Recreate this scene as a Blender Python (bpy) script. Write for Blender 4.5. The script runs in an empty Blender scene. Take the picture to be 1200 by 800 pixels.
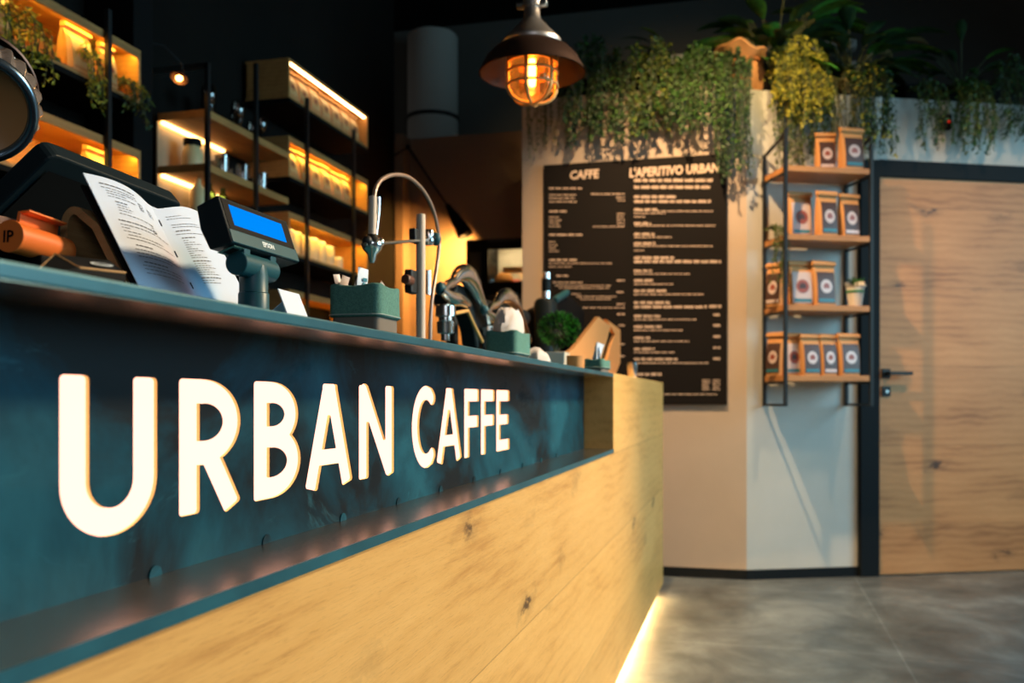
import bpy, bmesh, math, random
import numpy as np
from mathutils import Vector, Matrix
R = math.radians
sc = bpy.context.scene
C = sc.collection
# ------------------------------------------------------------------ camera
F, HOR, VX, CH = 1085.0, 467.5, 880.0, 1.02
TH = math.atan((VX-600)/F)
cd = bpy.data.cameras.new('camera'); cam = bpy.data.objects.new('camera', cd); C.objects.link(cam)
cam.location = (0, 0, CH); cam.rotation_euler = (R(90), 0, TH)
cd.sensor_width = 36; cd.lens = F/1200*36; cd.shift_y = (HOR-400)/1200; cd.clip_start = .02
cd.dof.use_dof = True; cd.dof.focus_distance = 1.32; cd.dof.aperture_fstop = 5.0; cd.dof.aperture_blades = 0
sc.camera = cam
# ------------------------------------------------------------------ world and lights
sc.view_settings.view_transform = 'Standard'; sc.view_settings.look = 'None'
sc.view_settings.exposure = 0.0; sc.view_settings.gamma = 1.0; sc.view_settings.use_curve_mapping = False
wd = bpy.data.worlds.new('world'); sc.world = wd; wd.use_nodes = True
wd.node_tree.nodes['Background'].inputs[0].default_value = (.68, .64, .60, 1)
wd.node_tree.nodes['Background'].inputs[1].default_value = 0.04
def area(name, loc, target, sx, sy, power, col, spread=180):
    l = bpy.data.lights.new(name, 'AREA'); l.shape = 'RECTANGLE'; l.size = sx; l.size_y = sy
    l.energy = power; l.color = col; l.spread = R(spread)
    o = bpy.data.objects.new(name, l); C.objects.link(o); o.location = loc
    o.rotation_euler = (Vector(target)-Vector(loc)).to_track_quat('-Z', 'Y').to_euler(); return o
def spot(name, loc, target, power, col, ang, blend=.5, rad=.04):
    l = bpy.data.lights.new(name, 'SPOT'); l.energy = power; l.color = col; l.spot_size = R(ang); l.spot_blend = blend
    l.shadow_soft_size = rad
    o = bpy.data.objects.new(name, l); C.objects.link(o); o.location = loc
    o.rotation_euler = (Vector(target)-Vector(loc)).to_track_quat('-Z', 'Y').to_euler(); return o
DAY = (.40, .80, 1.0); WARM = (1.0, .60, .27)
area('daylight_shopfront', (4.7, 3.7, 2.3), (-.45, 3.4, .5), 3.6, 2.2, 105, DAY, 120)
area('added_fill_behind', (1.0, -1.9, 2.3), (-.8, 1.2, 1.1), 1.6, 1.2, 7, (.85, .92, 1.0), 120)  # weak fill added behind the camera to lift unlit near faces
spot('downlight_counter', (2.3, 3.3, 3.3), (-.45, 1.5, .40), 1120, (1.0, .74, .44), 75, .8, .25)
spot('downlight_counter_end', (1.1, 3.8, 3.4), (-.45, 4.4, .6), 190, (1.0, .74, .42), 60, .9, .10)
spot('downlight_menu', (-.50, 4.02, 3.6), (-.15, 5.4, 1.1), 430, (1.0, .62, .30), 80, .9, .03)
spot('downlight_plants', (0.5, 3.9, 3.7), (.05, 5.5, 3.15), 200, (1.0, .68, .28), 52, .9, .05)
spot('downlight_door', (1.7, 4.2, 3.9), (1.30, 6.0, 1.2), 190, (1.0, .62, .32), 50, .9, .08)

# ------------------------------------------------------------------ pixel rays -> world points on real planes
tc, ts = math.cos(TH), math.sin(TH)
def ray(px, py):
    t = (px-600)/F; return (t*tc-ts, t*ts+tc, (HOR-py)/F)
def atX(px, py, X):
    r = ray(px, py); k = X/r[0]; return Vector((X, r[1]*k, CH+r[2]*k))
def atY(px, py, Y):
    r = ray(px, py); k = Y/r[1]; return Vector((r[0]*k, Y, CH+r[2]*k))
def atw(px, py, w):
    r = ray(px, py); return Vector((r[0]*w, r[1]*w, CH+r[2]*w))
CX, CY, AL = -.0233, 5.398, R(23.9136)          # the corner where the two painted walls meet
ca, sa = math.cos(AL), math.sin(AL)
def onwall(px, py, off=0):                      # local (x along the angled wall, -y into the room, z)
    P = (CX+sa*off, CY-ca*off); r = ray(px, py)
    k = (P[0]*sa-P[1]*ca)/(r[0]*sa-r[1]*ca)
    q = (r[0]*k-CX, r[1]*k-CY)
    return Vector((q[0]*ca+q[1]*sa, -off, CH+r[2]*k))
MW = Matrix.Translation((CX, CY, 0)) @ Matrix.Rotation(AL, 4, 'Z')
# ------------------------------------------------------------------ materials
M = {}
def mat(name, col, rough=.6, metal=0, **k):
    m = bpy.data.materials.new(name); m.use_nodes = True; b = m.node_tree.nodes['Principled BSDF']
    b.inputs['Base Color'].default_value = (*col, 1); b.inputs['Roughness'].default_value = rough; b.inputs['Metallic'].default_value = metal
    for kk, v in k.items(): b.inputs[kk.replace('_', ' ')].default_value = v
    M[name] = m
    if max(col) < .03 and not metal: b.inputs['Specular IOR Level'].default_value = .12
    return m
def emit(name, col, st):
    m = mat(name, (.02, .02, .02), .5); b = m.node_tree.nodes['Principled BSDF']
    b.inputs['Emission Color'].default_value = (*col, 1); b.inputs['Emission Strength'].default_value = st; return m
def nt(m): return m.node_tree.nodes, m.node_tree.links
def coords(m, scale=(1, 1, 1), rot=(0, 0, 0)):
    N, L = nt(m); t = N.new('ShaderNodeTexCoord'); mp = N.new('ShaderNodeMapping')
    mp.inputs['Scale'].default_value = scale; mp.inputs['Rotation'].default_value = rot
    L.new(t.outputs['Object'], mp.inputs[0]); return mp.outputs[0]
def noise(m, vec, scale, detail=4, rough=.55, dist=0):
    N, L = nt(m); n = N.new('ShaderNodeTexNoise'); n.inputs['Scale'].default_value = scale; n.inputs['Detail'].default_value = detail
    n.inputs['Roughness'].default_value = rough; n.inputs['Distortion'].default_value = dist; L.new(vec, n.inputs['Vector']); return n.outputs['Fac']
def ramp(m, fac, stops, interp='LINEAR'):
    N, L = nt(m); r = N.new('ShaderNodeValToRGB'); r.color_ramp.interpolation = interp; e = r.color_ramp.elements
    while len(e) > 1: e.remove(e[0])
    e[0].position = stops[0][0]; e[0].color = (*stops[0][1], 1)
    for p, c in stops[1:]: x = e.new(p); x.color = (*c, 1)
    L.new(fac, r.inputs[0]); return r.outputs[0]
def mix(m, fac, a, b, mode='MIX'):
    N, L = nt(m); x = N.new('ShaderNodeMix'); x.data_type = 'RGBA'; x.blend_type = mode
    for s, v in ((x.inputs[0], fac), (x.inputs[6], a), (x.inputs[7], b)):
        if hasattr(v, 'is_linked') or hasattr(v, 'links'): L.new(v, s)
        elif isinstance(v, (int, float)): s.default_value = v
        else: s.default_value = (*v, 1)
    return x.outputs[2]
def math_(m, op, a, b=0.0):
    N, L = nt(m); x = N.new('ShaderNodeMath'); x.operation = op
    for s, v in ((x.inputs[0], a), (x.inputs[1], b)):
        if isinstance(v, (int, float)): s.default_value = v
        else: L.new(v, s)
    return x.outputs[0]
def setc(m, out, key='Base Color'): m.node_tree.links.new(out, m.node_tree.nodes['Principled BSDF'].inputs[key])
def bump(m, fac, strength=.2, dist=.01):
    N, L = nt(m); b = N.new('ShaderNodeBump'); b.inputs['Strength'].default_value = strength; b.inputs['Distance'].default_value = dist
    L.new(fac, b.inputs['Height']); setc(m, b.outputs[0], 'Normal')
def wood(name, light, mid, dark, axis='Y', plank=.27, grain=1.0, rough=.5, knot=1.0, voff=0.0, fw=.40, pt=.43, kr=1.0):
    # grain runs along `axis`; planks are stacked in Z
    m = mat(name, mid, rough); N, L = nt(m)
    tcn = N.new('ShaderNodeTexCoord'); sep = N.new('ShaderNodeSeparateXYZ'); L.new(tcn.outputs['Object'], sep.inputs[0])
    zi = math_(m, 'FLOOR', math_(m, 'DIVIDE', math_(m, 'ADD', sep.outputs['Z'], voff), plank)) if plank else None
    com = N.new('ShaderNodeCombineXYZ')
    al, ac = (sep.outputs['Y'], sep.outputs['X']) if axis == 'Y' else (sep.outputs['X'], sep.outputs['Y'])
    if axis == 'Z': al, ac = sep.outputs['Z'], sep.outputs['X']
    third = sep.outputs['Z'] if axis != 'Z' else sep.outputs['Y']
    if plank:
        al = math_(m, 'ADD', al, math_(m, 'MULTIPLY', zi, 3.37)); ac = math_(m, 'ADD', ac, math_(m, 'MULTIPLY', zi, 1.7))
    L.new(al, com.inputs[0]); L.new(ac, com.inputs[1]); L.new(third, com.inputs[2])
    def mp(s):
        x = N.new('ShaderNodeMapping'); x.inputs['Scale'].default_value = s; L.new(com.outputs[0], x.inputs[0]); return x.outputs[0]
    big = noise(m, mp((1.1, 5, 5)), 1.6*grain, 3, .5, .8)
    fine = noise(m, mp((2.2, 40, 40)), 4*grain, 5, .65, .3)
    w = N.new('ShaderNodeTexWave'); w.wave_type = 'BANDS'; w.bands_direction = 'Z'; w.inputs['Scale'].default_value = 9*grain
    w.inputs['Distortion'].default_value = 5; w.inputs['Detail'].default_value = 3; w.inputs['Detail Scale'].default_value = 1.1
    L.new(mp((.55, 1, 1)), w.inputs['Vector'])
    g = math_(m, 'ADD', math_(m, 'MULTIPLY', big, .52), math_(m, 'ADD', math_(m, 'MULTIPLY', fine, fw), math_(m, 'ADD', math_(m, 'MULTIPLY', w.outputs['Fac'], .08), (.40-fw)*.5)))
    col = ramp(m, g, [(.30, dark), (.47, mid), (.66, light)])
    # knots: stretched voronoi cells, few of them, with ragged cracks
    v = N.new('ShaderNodeTexVoronoi'); v.inputs['Scale'].default_value = 2.6; v.inputs['Randomness'].default_value = 1
    wob = noise(m, mp((3, 7, 7)), 5, 4, .7)
    ad = N.new('ShaderNodeVectorMath'); ad.operation = 'ADD'; L.new(mp((.9, 1.9, 1.9)), ad.inputs[0])
    sc_ = N.new('ShaderNodeVectorMath'); sc_.operation = 'SCALE'; cx = N.new('ShaderNodeCombineXYZ'); L.new(wob, cx.inputs[0]); L.new(wob, cx.inputs[2])
    L.new(cx.outputs[0], sc_.inputs[0]); sc_.inputs['Scale'].default_value = .22; L.new(sc_.outputs[0], ad.inputs[1]); L.new(ad.outputs[0], v.inputs['Vector'])
    k = ramp(m, v.outputs['Distance'], [(0, (1, 1, 1)), (.06*kr, (.85, .85, .85)), (.095*kr, (.25, .25, .25)), (.2*kr, (0, 0, 0))])
    patch = ramp(m, noise(m, mp((1.3, 2.2, 2.2)), 2.3, 2, .5), [(pt, (0, 0, 0)), (pt+.07, (1, 1, 1))])
    kk = math_(m, 'MULTIPLY', math_(m, 'MULTIPLY', k, patch), knot)
    col = mix(m, kk, col, (.045, .018, .008))
    if plank:
        fr = math_(m, 'FRACT', math_(m, 'DIVIDE', math_(m, 'ADD', sep.outputs['Z'], voff), plank))
        seam = math_(m, 'LESS_THAN', fr, .006/plank*.4)
        tone = math_(m, 'ADD', .92, math_(m, 'MULTIPLY', math_(m, 'FRACT', math_(m, 'MULTIPLY', zi, .618)), .14))
        tn = N.new('ShaderNodeCombineColor'); [L.new(tone, tn.inputs[i]) for i in range(3)]
        col = mix(m, 1.0, col, tn.outputs[0], 'MULTIPLY')
        col = mix(m, math_(m, 'MULTIPLY', seam, .55), col, (dark[0]*.4, dark[1]*.4, dark[2]*.4))
    hair = ramp(m, noise(m, mp((7, 170, 170)), 5, 5, .7), [(.33, (.62, .58, .52)), (.47, (1, 1, 1))])
    col = mix(m, .6, col, hair, 'MULTIPLY')
    setc(m, col); bump(m, g, .12, .004); return m
wood('oak_front', (.76, .44, .14), (.69, .38, .11), (.50, .24, .058), 'Y', .285, 1.0, .42, 1.0, .02)
wood('oak_door', (.60, .30, .12), (.50, .235, .085), (.24, .09, .028), 'X', .46, .8, .55, 1.0, .17, .16, .29, 1.25)
wood('oak_shelf', (.56, .27, .09), (.48, .21, .062), (.26, .10, .03), 'X', 0, 1.6, .55, 0)
wood('oak_box', (.56, .29, .085), (.46, .225, .065), (.30, .135, .035), 'Y', 0, 1.6, .6, 0)
wood('plywood', (.36, .21, .09), (.30, .165, .065), (.19, .095, .035), 'Y', 0, 3.0, .5, 0)
# blackened steel with the blue-green cast and rub marks of raw sheet
m = mat('steel_sheet', (.02, .085, .115), .36, .1, Specular_IOR_Level=.15); v = coords(m)
n1 = noise(m, v, 3.2, 6, .62, .6); n2 = noise(m, coords(m, (1, 1.6, 5)), 5, 5, .7, 1.2)
base = ramp(m, n1, [(.40, (.004, .008, .012)), (.46, (.003, .026, .042)), (.54, (.003, .047, .075)), (.66, (.010, .088, .130))])
scuff = ramp(m, n2, [(.60, (0, 0, 0)), (.74, (1, 1, 1))])
setc(m, mix(m, math_(m, 'MULTIPLY', scuff, .30), base, (.06, .26, .34)))
dk = ramp(m, noise(m, coords(m, (1, 3, 6)), 2.0, 6, .7, 2.0), [(.30, (.7, .7, .7)), (.44, (.48, .48, .48))]); setc(m, dk, 'Roughness')
m = mat('steel_ledge', (.36, .36, .36), .25, .95); setc(m, ramp(m, noise(m, coords(m), 60, 3), [(.35, (.26, .245, .225)), (.7, (.31, .295, .27))]))
mat('steel_under', (.62, .52, .38), .22, 1)
m = mat('steel_edge', (.025, .17, .23), .38, .35); setc(m, ramp(m, noise(m, coords(m, (1, .6, 1)), 14, 4), [(.3, (.014, .085, .12)), (.7, (.024, .14, .19))]))
m = mat('floor_tile', (.14, .145, .14), .42); N, L = nt(m); v = coords(m)
br = N.new('ShaderNodeTexBrick'); br.offset = 0; br.inputs['Scale'].default_value = 1; br.inputs['Brick Width'].default_value = 1.2; br.inputs['Row Height'].default_value = 1.2
br.inputs['Mortar Size'].default_value = .004; br.inputs['Color1'].default_value = (1, 1, 1, 1); br.inputs['Color2'].default_value = (.9, .9, .9, 1); br.inputs['Mortar'].default_value = (1.5, 1.5, 1.5, 1)
mp = N.new('ShaderNodeMapping'); mp.inputs['Location'].default_value = (-.578, -.35, 0); t_ = N.new('ShaderNodeTexCoord'); L.new(t_.outputs['Object'], mp.inputs[0]); L.new(mp.outputs[0], br.inputs['Vector'])
st = ramp(m, noise(m, coords(m, (1, .8, 1)), 2.2, 8, .68, .5), [(.32, (.060, .068, .070)), (.50, (.125, .142, .145)), (.68, (.25, .28, .285))])
setc(m, mix(m, 1.0, st, br.outputs['Color'], 'MULTIPLY')); setc(m, ramp(m, noise(m, v, 5, 5), [(.3, (.3, .3, .3)), (.7, (.5, .5, .5))]), 'Roughness')
def painted(name, a, b, rough=.75):
    m = mat(name, a, rough)
    if max(a) < .1: m.node_tree.nodes['Principled BSDF'].inputs['Specular IOR Level'].default_value = .1
    setc(m, ramp(m, noise(m, coords(m), 2.5, 5, .6), [(.3, a), (.7, b)])); bump(m, noise(m, coords(m), 90, 3), .05, .002)
painted('wall_cream', (.50, .405, .315), (.55, .445, .35))
painted('wall_pale', (.50, .51, .48), (.56, .56, .53))
painted('wall_black', (.009, .0075, .0065), (.011, .0095, .008), .95)
painted('wall_grey', (.11, .105, .09), (.125, .12, .105), .9)
painted('wall_brown', (.30, .19, .12), (.33, .21, .135))
mat('black_metal', (.012, .013, .014), .5, .3); mat('black_frame', (.007, .010, .013), .6, 0)
mat('black_plastic', (.010, .017, .021), .42); mat('teal_plastic', (.012, .075, .095), .40, 0, Specular_IOR_Level=.3)
mat('black_matte', (.006, .0055, .0055), .75); mat('board', (.010, .0085, .008), .7)
mat('chrome', (.97, 1.0, 1.0), .19, 1); mat('steel_brushed', (.50, .50, .48), .28, 1)
mat('copper_dark', (.10, .055, .04), .38, .7); mat('nickel', (.66, .58, .52), .38, .9)
mat('brass', (.75, .42, .14), .45, .35); mat('hose', (.42, .30, .24), .35, .6)
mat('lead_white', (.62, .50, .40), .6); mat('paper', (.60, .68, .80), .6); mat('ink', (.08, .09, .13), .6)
mat('lcd', (0, .1, .3), .3); emit('lcd', (.0, .27, 1.0), 1.0).node_tree.nodes['Principled BSDF'].inputs['Roughness'].default_value = .95; M['lcd'].node_tree.nodes['Principled BSDF'].inputs['Specular IOR Level'].default_value = 0; M['lcd'].node_tree.nodes['Principled BSDF'].inputs['Base Color'].default_value = (0, 0, 0, 1)
mat('white_print', (.75, .8, .82), .5)
mat('orange', (.80, .17, .03), .35); mat('card_gold', (.45, .24, .09), .5)
mat('brown_leather', (.12, .04, .022), .4)
m = mat('felt_green', (.08, .26, .21), .95); setc(m, ramp(m, noise(m, coords(m), 260, 3, .7), [(.3, (.055, .155, .130)), (.7, (.105, .255, .215))])); bump(m, noise(m, coords(m), 500, 2), .4, .002)
mat('felt_brown', (.17, .14, .115), .95); mat('stitch', (.30, .38, .36), .9)
mat('sachet', (.62, .52, .48), .5); mat('ceramic', (.70, .68, .62), .35); mat('cardboard', (.52, .235, .07), .7)
mat('kraft', (.60, .30, .11), .62); mat('label_dark', (.07, .035, .03), .45); mat('label_tan', (.70, .45, .20), .4); mat('label_light', (.60, .50, .50), .3); mat('label_pic', (.30, .07, .045), .4); mat('label_blue', (.03, .18, .24), .4)
mat('ribbon', (.03, .20, .07), .5); mat('wax', (.85, .62, .30), .5); mat('terracotta', (.55, .22, .08), .7)
mat('sack', (.62, .30, .12), .85); mat('red_lamp', (.2, .01, .01), .4); mat('duct', (.50, .47, .42), .6, .0); mat('bread', (.65, .28, .06), .7); mat('red_item', (.6, .04, .02), .5)
mat('linen_white', (.62, .55, .52), .9)
for nm, a, b in (('leaf_dark', (.012, .040, .014), (.025, .07, .02)), ('leaf_green', (.014, .065, .006), (.045, .14, .012)), ('leaf_yellow', (.34, .32, .02), (.46, .42, .035)),  # leaf_yellow also stands for lamplight on the ivy crown
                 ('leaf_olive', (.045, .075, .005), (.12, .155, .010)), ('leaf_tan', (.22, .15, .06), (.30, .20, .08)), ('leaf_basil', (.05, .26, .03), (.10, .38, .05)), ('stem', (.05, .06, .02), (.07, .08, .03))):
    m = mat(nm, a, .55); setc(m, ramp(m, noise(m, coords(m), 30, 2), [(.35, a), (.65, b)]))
emit('letter_light', (1.0, .47, .34), 2.5); mat('letter_edge', (.95, .80, .30), .6); 
emit('led', (1.0, .60, .07), 60); emit('led_top', (1.0, .60, .24), 15); emit('led_shelf', (1.0, .56, .18), 9); emit('led_floor', (1.0, .62, .24), 210); emit('filament', (1.0, .50, .13), 45)
emit('filament_small', (1.0, .45, .10), 25); emit('red_led', (1, .03, .01), .5); emit('warmer_light', (1.0, .66, .30), 34)
def glass(name, tint, gl=.12, trans=.0, rough=.03):
    m = bpy.data.materials.new(name); m.use_nodes = True; N, L = nt(m); N.remove(N['Principled BSDF']); out = N['Material Output']
    t = N.new('ShaderNodeBsdfTransparent'); t.inputs[0].default_value = (*tint, 1); g = N.new('ShaderNodeBsdfGlossy'); g.inputs['Roughness'].default_value = rough
    fr = N.new('ShaderNodeFresnel'); fr.inputs[0].default_value = 1.5; mx = N.new('ShaderNodeMixShader')
    a = math_(m, 'ADD', fr.outputs[0], gl); L.new(a, mx.inputs[0]); L.new(t.outputs[0], mx.inputs[1]); L.new(g.outputs[0], mx.inputs[2]); last = mx.outputs[0]
    if trans:
        d = N.new('ShaderNodeBsdfTranslucent'); d.inputs[0].default_value = (*tint, 1); m2 = N.new('ShaderNodeMixShader'); m2.inputs[0].default_value = trans
        L.new(last, m2.inputs[1]); L.new(d.outputs[0], m2.inputs[2]); last = m2.outputs[0]
    L.new(last, out.inputs[0]); M[name] = m
glass('glass_clear', (.92, .95, .96)); glass('glass_amber', (1, .62, .22), .03, .04, .1); glass('glass_green', (.35, .5, .3)); glass('glass_smoky', (.62, .55, .50), .18)

# ------------------------------------------------------------------ geometry helpers
class G:
    def __init__(s): s.bm = bmesh.new(); s.ms = []
    def mi(s, m):
        if m not in s.ms: s.ms.append(m)
        return s.ms.index(m)
    def face(s, vs, m):
        try: f = s.bm.faces.new(vs)
        except ValueError: return None
        f.material_index = s.mi(m); return f
    def poly(s, pts, m): return s.face([s.bm.verts.new(p) for p in pts], m)
    def box(s, a, b, m, mx=None):
        x0, y0, z0 = a; x1, y1, z1 = b
        p = [Vector(q) for q in ((x0, y0, z0), (x1, y0, z0), (x1, y1, z0), (x0, y1, z0), (x0, y0, z1), (x1, y0, z1), (x1, y1, z1), (x0, y1, z1))]
        if mx: p = [mx @ q for q in p]
        v = [s.bm.verts.new(q) for q in p]
        for f in ((3, 2, 1, 0), (4, 5, 6, 7), (0, 1, 5, 4), (1, 2, 6, 5), (2, 3, 7, 6), (3, 0, 4, 7)): s.face([v[i] for i in f], m)
        return s
    def rings(s, rings, m, cap=True, closed=True):
        R_ = [[s.bm.verts.new(p) for p in r] for r in rings]
        for a, b in zip(R_, R_[1:]):
            n = len(a)
            for i in range(n if closed else n-1): s.face([a[i], a[(i+1) % n], b[(i+1) % n], b[i]], m)
        if cap and closed: s.face(R_[0][::-1], m); s.face(R_[-1], m)
        return s
    def lathe(s, prof, m, o=(0, 0, 0), seg=24, mx=None, cap=True):
        rs = []
        for r, z in prof:
            ring = [Vector((max(r, 1e-4)*math.cos(2*math.pi*i/seg), max(r, 1e-4)*math.sin(2*math.pi*i/seg), z)) for i in range(seg)]
            rs.append([(mx @ p if mx else p)+Vector(o) for p in ring])
        return s.rings(rs, m, cap)
    def tube(s, pts, r, m, seg=8, sx=1.0, sy=1.0, cap=True, up=(0, 0, 1)):
        pts = [Vector(p) for p in pts]; rs = []; n = len(pts); prev = None
        for i, p in enumerate(pts):
            d = (pts[min(i+1, n-1)]-pts[max(i-1, 0)]).normalized()
            if prev is None:
                u = Vector(up)
                if abs(d.dot(u)) > .95: u = Vector((1, 0, 0))
                a = d.cross(u).normalized()
            else: a = (prev-d*prev.dot(d)).normalized()
            b = d.cross(a); prev = a; rr = r[i] if isinstance(r, (list, tuple)) else r
            rs.append([p+a*rr*sx*math.cos(2*math.pi*k/seg)+b*rr*sy*math.sin(2*math.pi*k/seg) for k in range(seg)])
        return s.rings(rs, m, cap)
    def prism(s, pts, vec, m):
        pts = [Vector(p) for p in pts]; v = Vector(vec)
        return s.rings([pts, [p+v for p in pts]], m)
    def ball(s, c, r, m, seg=12, sz=1.0):
        return s.lathe([(r*math.sin(math.pi*i/8), -r*sz*math.cos(math.pi*i/8)) for i in range(9)], m, c, seg)
    def build(s, name, parent=None, smooth=False, bevel=0, loc=(0, 0, 0), mx=None, sub=0, seg=2):
        bmesh.ops.remove_doubles(s.bm, verts=s.bm.verts, dist=1e-6)
        bmesh.ops.recalc_face_normals(s.bm, faces=s.bm.faces)
        me = bpy.data.meshes.new(name); s.bm.to_mesh(me); s.bm.free()
        for k in s.ms: me.materials.append(M[k])
        if smooth:
            me.polygons.foreach_set('use_smooth', [True]*len(me.polygons))
            try: me.set_sharp_from_angle(angle=R(40))
            except Exception: pass
        o = bpy.data.objects.new(name, me); C.objects.link(o)
        if bevel:
            b = o.modifiers.new('bevel', 'BEVEL'); b.width = bevel; b.segments = seg; b.limit_method = 'ANGLE'; b.angle_limit = R(35)
        if sub:
            b = o.modifiers.new('sub', 'SUBSURF'); b.levels = b.render_levels = sub
        o.location = loc
        if mx: o.matrix_world = mx
        if parent: o.parent = parent; shift(o, parent)
        return o
LOCAL = set()                                   # things whose parts are written around their own base
def world(o):
    m = o.matrix_basis.copy()
    return world(o.parent) @ o.matrix_parent_inverse @ m if o.parent else m
def root(o): return root(o.parent) if o.parent else o
def shift(o, parent):
    if root(parent).name not in LOCAL: o.matrix_parent_inverse = world(parent).inverted()
def tag(o, label=None, cat=None, group=None, kind=None):
    if label: o['label'] = label
    if cat: o['category'] = cat
    if group: o['group'] = group
    if kind: o['kind'] = kind
    return o
def thing(name, label, cat, loc=(0, 0, 0), rz=0, group=None, here=True):
    o = bpy.data.objects.new(name, None); C.objects.link(o); o.empty_display_size = .05
    o.location = loc; o.rotation_euler = (0, 0, rz); tag(o, label, cat, group)
    if not here: LOCAL.add(o.name)
    return o
def struct(o): o['kind'] = 'structure'; return o
def copy_tree(o, label, loc=None, rz=None, par=None):
    c = o.copy(); C.objects.link(c)
    if par: c.parent = par
    if label: c['label'] = label
    if loc is not None: c.location = loc
    if rz is not None: c.rotation_euler = (0, 0, rz)
    for ch in list(o.children): copy_tree(ch, None, par=c)
    return c
def rnd_bez(p0, p1, p2, p3, n=14):
    p0, p1, p2, p3 = map(Vector, (p0, p1, p2, p3))
    return [(1-t)**3*p0+3*(1-t)**2*t*p1+3*(1-t)*t*t*p2+t**3*p3 for t in [i/(n-1) for i in range(n)]]
def catmull(pts, n=6):
    pts = [Vector(p) for p in pts]; out = []; P = [pts[0]]+pts+[pts[-1]]
    for i in range(1, len(P)-2):
        a, b, c, d = P[i-1:i+3]
        for k in range(n):
            t = k/n; out.append(.5*((2*b)+(c-a)*t+(2*a-5*b+4*c-d)*t*t+(3*b-a-3*c+d)*t**3))
    out.append(pts[-1]); return out
def curve2d(loops, extrude, fill='BOTH'):
    cu = bpy.data.curves.new('c', 'CURVE'); cu.dimensions = '2D'; cu.fill_mode = fill; cu.extrude = extrude
    for lp in loops:
        sp = cu.splines.new('POLY'); sp.points.add(len(lp)-1)
        for i, (x, y) in enumerate(lp): sp.points[i].co = (x, y, 0, 1)
        sp.use_cyclic_u = True
    o = bpy.data.objects.new('c', cu); C.objects.link(o); dg = bpy.context.evaluated_depsgraph_get(); dg.update()
    me = bpy.data.meshes.new_from_object(o.evaluated_get(dg)); bpy.data.objects.remove(o); bpy.data.curves.remove(cu); return me
def textmesh(s, size=.1, extrude=.0005, offset=0.0, shear=0.0, align='LEFT', space=1.0):
    cu = bpy.data.curves.new('t', 'FONT'); cu.body = s; cu.size = size; cu.extrude = extrude; cu.offset = offset; cu.shear = shear
    cu.align_x = align; cu.space_character = space; cu.resolution_u = 2
    o = bpy.data.objects.new('t', cu); C.objects.link(o); dg = bpy.context.evaluated_depsgraph_get(); dg.update()
    me = bpy.data.meshes.new_from_object(o.evaluated_get(dg)); bpy.data.objects.remove(o); bpy.data.curves.remove(cu); return me
def addmesh(g, me, mx, m):
    vs = [g.bm.verts.new(mx @ v.co) for v in me.vertices]
    for p in me.polygons:
        g.face([vs[i] for i in p.vertices], m)
def meshobj(name, me, m, mx, parent=None):
    me.materials.clear(); me.materials.append(M[m]); o = bpy.data.objects.new(name, me); C.objects.link(o); o.matrix_world = mx
    if parent: o.parent = parent; shift(o, parent)
    return o

# ================================================================== the room
def slab(name, a, b, m, mx=None):
    return struct(G().box(a, b, m).build(name, mx=mx))
slab('floor', (-3.2, -3.5, -.1), (5.2, 8.2, 0), 'floor_tile')
slab('ceiling', (-3.2, -3.5, 4.3), (5.2, 8.2, 4.4), 'wall_black')
slab('wall_left', (-2.75, -3.5, 0), (-2.57, 6.45, 4.3), 'wall_black')
slab('wall_back', (-3.2, 8.0, 0), (5.2, 7.75, 4.3), 'wall_grey')
slab('wall_menu', (-1.3295, 5.398, 0), (CX, 5.50, 2.812), 'wall_cream')
slab('wall_right', (0, 0, 0), (3.2, .10, 2.77), 'wall_pale', MW)
slab('wall_menu_top', (-1.3295, 5.50, 2.70), (-.05, 7.55, 2.76), 'wall_black')
slab('wall_menu_side', (-1.3295, 5.50, 0), (-1.25, 7.55, 2.78), 'wall_black')
slab('wall_partition', (-2.629, 6.6, 0), (-1.26, 6.72, 2.99), 'wall_brown')
slab('wall_partition_return', (-2.56, 6.45, 0), (-2.50, 6.6, 2.99), 'wall_brown')
slab('baseboard_menu', (-1.3295, 5.386, 0), (CX+.003, 5.399, .055), 'black_frame')
slab('baseboard_right', (-.0035, -.012, 0), (.68, .001, .055), 'black_frame', MW)
# conduits below the ceiling, seen as dim grey bars at the top
for k, (z, y) in enumerate(((3.60, 7.2), (3.43, 7.2))):
    o = G().box((-.9, y, z), (.75, y+.10, z+.07), 'duct').build('ceiling_conduit', bevel=.01)
    tag(o, ['upper dim grey conduit bar high behind the hanging plants', 'lower dim grey conduit bar high behind the hanging plants'][k], 'conduit', 'conduits')
t = thing('ventilation_duct', 'dark grey round duct rising behind the brown partition, left of the caged pendant', 'duct', (-2.6, 7.3, 0))
c_ = atw(507, 100, 7.9)
g = G().lathe([(.215, 0), (.215, 4.10), (.20, 4.12)], 'duct', (c_.x, c_.y, 0), 40); g.build('duct_pipe', t, True)
g = G().lathe([(.217, 3.39), (.227, 3.395), (.227, 3.42), (.217, 3.425)], 'black_metal', (c_.x, c_.y, 0), 40); g.build('joint_ring', t, True)

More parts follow.
